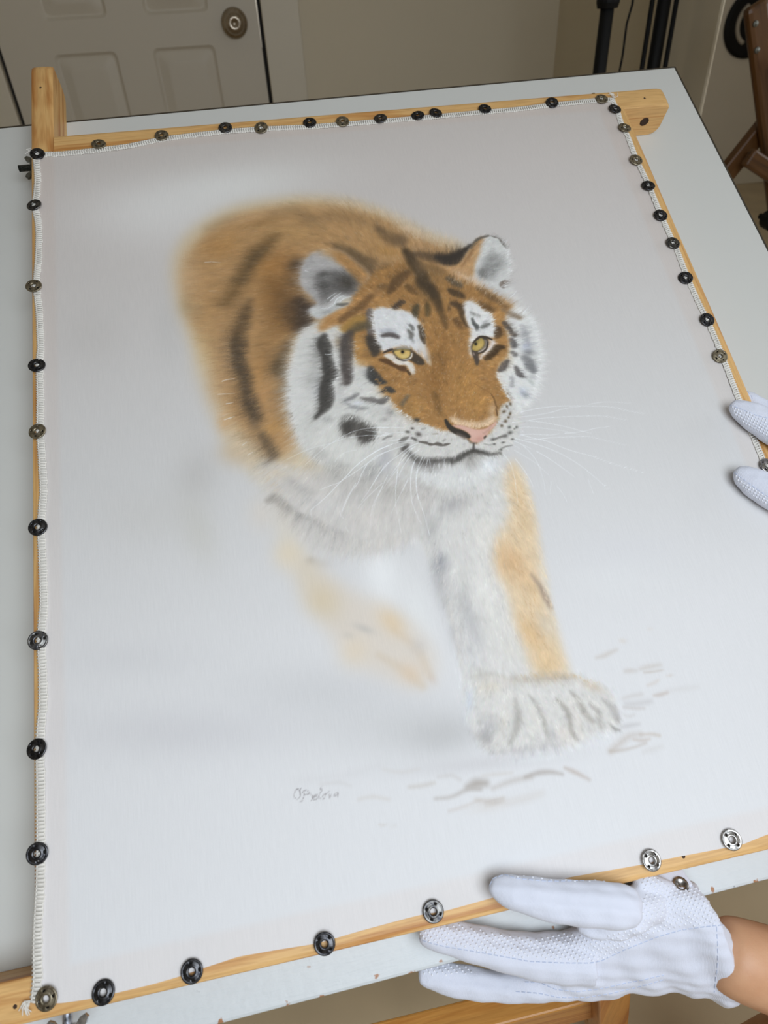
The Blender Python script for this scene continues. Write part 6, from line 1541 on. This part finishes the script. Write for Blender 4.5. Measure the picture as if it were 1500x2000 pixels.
def dress(glove, side, vw):
    """rubber grip dots and seam stitching sewn on the glove's surface"""
    T_ = bvh_of(glove); vw = Vector(vw); b = BM()
    ico = bmesh.new(); bmesh.ops.create_icosphere(ico, subdivisions=1, radius=1.); iv = [v.co.copy() for v in ico.verts]; ifc = [[v.index for v in f.verts] for f in ico.faces]; ico.free()
    st = .00262
    for sd, h, poly in DOTS:
        if sd != side: continue
        us = [p[0] for p in poly]; vs = [p[1] for p in poly]
        nu = int((max(us)-min(us))/(st*.7071))+2; nvv = int((max(vs)-min(vs))/(st*.7071))+2
        for i in range(nu):
            for j in range(nvv):
                if (i+j) % 2: continue
                u, v = min(us)+i*st*.7071, min(vs)+j*st*.7071
                if not inside((u, v), poly): continue
                q, n = drop(T_, u, v, h, vw)
                if q is None or n.dot(vw) < .12 or abs(q.z-h) > .034: continue
                x, y = frame_at(n); vv = [b.verts.new(q+x*c.x*.00082+y*c.y*.00082+n*c.z*.00050) for c in iv]
                for f in ifc: b.faces.new([vv[k] for k in f])
    o = obj('grip_dots', b, M_DOT, glove, smooth=True); o['kind'] = 'stuff'
    b = BM()
    for sd, h, line in SEAMS:
        if sd != side: continue
        P_ = np.array(line); d = np.concatenate([[0], np.cumsum(np.hypot(*np.diff(P_, axis=0).T))]); n = max(4, int(d[-1]/.0013)); pts = []
        for x in np.linspace(0, d[-1], n):
            q, nn = drop(T_, float(np.interp(x, d, P_[:, 0])), float(np.interp(x, d, P_[:, 1])), h, vw)
            if q is not None and (not pts or (q-pts[-1]).length < .006): pts.append(q+nn*.0001)
        for k in range(0, len(pts)-1, 1):
            if k % 3 != 2: add_tube(b, [pts[k], pts[k+1]], .00030, 4)
    o = obj('stitching', b, M_STITCH, glove); o['kind'] = 'stuff'
person = empty('person', TAB.copy(), 'person in white dotted cotton gloves holding the near and right edges of the frame', 'person')
def creases(co):
    """soft folds: gathers above the cuff and drag lines over the knuckles"""
    u, v, h = co[:, 0], co[:, 1], co[:, 2]
    cuff = np.clip((u-.335)/.05, 0, 1)*np.clip((.44-u)/.02, 0, 1)
    f = .0011*cuff*np.sin(u*230+np.sin(v*90)*1.2+h*60)*np.clip((-.045-v)/.02+.2, 0, 1)
    f += .0005*np.sin(u*310+v*500+2*np.sin(h*180))*np.sin(v*260-u*90)
    return f
b = BM()
for ch in LEFT_CH: add_chain(b, ch)
add_palm(b, LEFT_PALM)
gl = fused('glove', b, .0013, 5, M_GLOVE, person, wrinkle=creases); gl['label'] = 'white dotted cotton glove gripping the near edge, thumb on the silk'
dress(gl, 'left', VIEW_LEFT)
# wrist tab with its press stud
b = BM(); t0 = Vector(TABSNAP)
vs = add_box(b, (-.013, -.0075, -.0012), (.011, .0075, .0012), .001); bmesh.ops.rotate(b, verts=b.verts, cent=(0, 0, 0), matrix=Matrix.Rotation(R(12), 3, 'Z') @ Matrix.Rotation(R(-28), 3, 'X')); bmesh.ops.translate(b, verts=b.verts, vec=t0+Vector((-.002, .004, -.002)))
tabo = obj('wrist_tab', b, M_GLOVE, gl)
b = BM(); add_lathe(b, [(0, .0016), (.0025, .0016), (.003, .0022), (.005, .0020), (.0056, .0008), (.0056, 0), (0, 0)], 20, Matrix.Translation(t0+Vector((.002, .001, .0002))) @ Matrix.Rotation(R(-28), 4, 'X')); obj('press_stud', b, M_SNAP[2], gl, smooth=True)
b = BM()
for ch in RIGHT_CH: add_chain(b, ch)
add_palm(b, RIGHT_PALM)
gr = fused('glove', b, .0014, 5, M_GLOVE, person, wrinkle=lambda co: .0004*np.sin(co[:, 0]*330+co[:, 1]*480)*np.sin(co[:, 1]*260)); gr['label'] = 'white dotted cotton glove reaching over the right edge, two fingers on the silk'
dress(gr, 'right', VIEW_RIGHT)
# the body, one continuous skin: it sits on a stool beyond the lower right corner of the picture
TI = TAB.inverted()
def fig(chains, name, mat, level=2):
    verts, edges, rad, key = [], [], [], {}
    for ch in chains:
        prev = None
        for p, r, fr_ in ch:
            q = tuple(round(x, 4) for x in p)
            if q not in key: key[q] = len(verts); verts.append(Vector(p) if fr_ else TI @ Vector(p)); rad.append(r)
            if prev is not None: edges.append((prev, key[q]))
            prev = key[q]
    me = bpy.data.meshes.new('tmp'); me.from_pydata(verts, edges, [])
    o = bpy.data.objects.new('tmp', me); COL.objects.link(o)
    sk = o.modifiers.new('k', 'SKIN'); ss = o.modifiers.new('s', 'SUBSURF'); ss.levels = level
    for v, r in zip(me.skin_vertices[0].data, rad): v.radius = (r, r) if not isinstance(r, tuple) else r
    me.skin_vertices[0].data[0].use_root = True
    dg = bpy.context.evaluated_depsgraph_get(); dg.update(); m2 = bpy.data.meshes.new_from_object(o.evaluated_get(dg)); bpy.data.objects.remove(o); m2.name = name
    return link_mesh(name, m2, mat, person, smooth=True)
W_ = lambda p, r: (p, r, False)
arm_l = [(c[:3], c[3], True) for c in FOREARM_L]
PEL = (.93, -.60, .52)
torso = [W_(PEL, .125), W_((.92, -.585, .66), .115), W_((.905, -.565, .80), .12), W_((.895, -.55, .90), .095), W_((.89, -.54, .965), .05), W_((.885, -.525, 1.02), .052), W_((.878, -.505, 1.08), .082), W_((.872, -.495, 1.15), .088), W_((.872, -.50, 1.20), .06)]
chains = [torso,
 [W_((.905, -.565, .80), .12), W_((.79, -.60, .87), .055), W_((.72, -.57, .83), .048), W_((.69, -.44, .68), .042), W_((.675, -.26, .52), .038)] + arm_l[::-1],
 [W_((.905, -.565, .80), .12), W_((1.02, -.51, .87), .055), W_((1.07, -.42, .80), .048), W_((1.02, -.20, .66), .042), ((0.7431, 0.0915, 0.0579), .036, True), ((0.7066, 0.1467, 0.0352), .031, True), ((0.6806, 0.1862, 0.019), .027, True)],
 [W_(PEL, .125), W_((.84, -.56, .50), .088), W_((.66, -.35, .475), .072), W_((.49, -.13, .455), .058), W_((.475, -.10, .40), .052), W_((.50, -.11, .25), .046), W_((.515, -.12, .09), .034), W_((.50, -.09, .04), .036), W_((.44, -.02, .028), .028)],
 [W_(PEL, .125), W_((.99, -.53, .50), .088), W_((.98, -.30, .48), .072), W_((.975, -.06, .46), .058), W_((.975, -.03, .40), .052), W_((.99, -.05, .25), .046), W_((1.0, -.06, .09), .034), W_((.99, -.03, .04), .036), W_((.97, .06, .028), .028)]]
body = fig(chains, 'body', M_SKIN)
M_SHIRT = plain('dark_blue_jersey', (58, 64, 84), .9, .06, 40); M_SHORT = plain('black_jersey', (40, 38, 40), .9, .05, 40); M_HAIR = plain('brown_hair', (72, 50, 36), .6, .12, 60)
fig([[W_((.928, -.597, .54), .150), W_((.92, -.585, .66), .146), W_((.905, -.565, .80), .142), W_((.895, -.55, .90), .105)], [W_((.905, -.565, .80), .142), W_((.79, -.60, .87), .066), W_((.72, -.57, .83), .060), W_((.706, -.50, .76), .058)], [W_((.905, -.565, .80), .142), W_((1.02, -.51, .87), .066), W_((1.068, -.425, .805), .060), W_((1.05, -.34, .75), .056)]], 'shirt', M_SHIRT)
fig([[W_((.928, -.595, .60), .138), W_(PEL, .146), W_((.84, -.56, .50), .10), W_((.74, -.45, .487), .092)], [W_(PEL, .146), W_((.99, -.53, .50), .10), W_((.985, -.40, .49), .092)]], 'shorts', M_SHORT)
fig([[W_((.90, -.60, 1.02), .045), W_((.892, -.575, 1.10), .075), W_((.884, -.545, 1.17), .092), W_((.876, -.515, 1.215), .085)]], 'hair', M_HAIR)
b = BM(); Mf = TI @ Matrix.Translation((.866, -.438, 1.106)) @ Matrix.Rotation(R(12), 4, 'Z')
add_lathe(b, [(0, .03), (.012, .012), (.014, -.004), (0, -.012)], 10, Mf)
for s in (-1, 1): add_lathe(b, [(0, .008), (.013, .006), (.014, 0), (0, -.004)], 12, Mf @ Matrix.Translation((s*.033, .0, .028)) @ Matrix.Rotation(R(-80), 4, 'X'))
add_lathe(b, [(0, .004), (.018, .003), (.02, 0), (0, -.003)], 12, Mf @ Matrix.Translation((0, .004, -.034)) @ Matrix.Rotation(R(-80), 4, 'X') @ Matrix.Scale(.4, 4, Vector((0, 1, 0))))
obj('face_features', b, M_SKIN, person, smooth=True)
stool = empty('wooden_stool', Matrix.Translation((.945, -.61, 0)), 'plain wooden stool under the person beyond the lower right corner', 'stool')
b = BM(); add_lathe(b, [(0, .365), (.15, .365), (.165, .372), (.165, .388), (.155, .394), (0, .394)], 32); obj('seat', b, M_OAK_X, stool)
for a in (45, 135, 225, 315):
    c, s = math.cos(R(a)), math.sin(R(a)); b = BM(); add_tube(b, [(.16*c, .16*s, 0), (.115*c, .115*s, .37)], [.014, .018], 10); obj('leg', b, M_OAK_Z, stool)
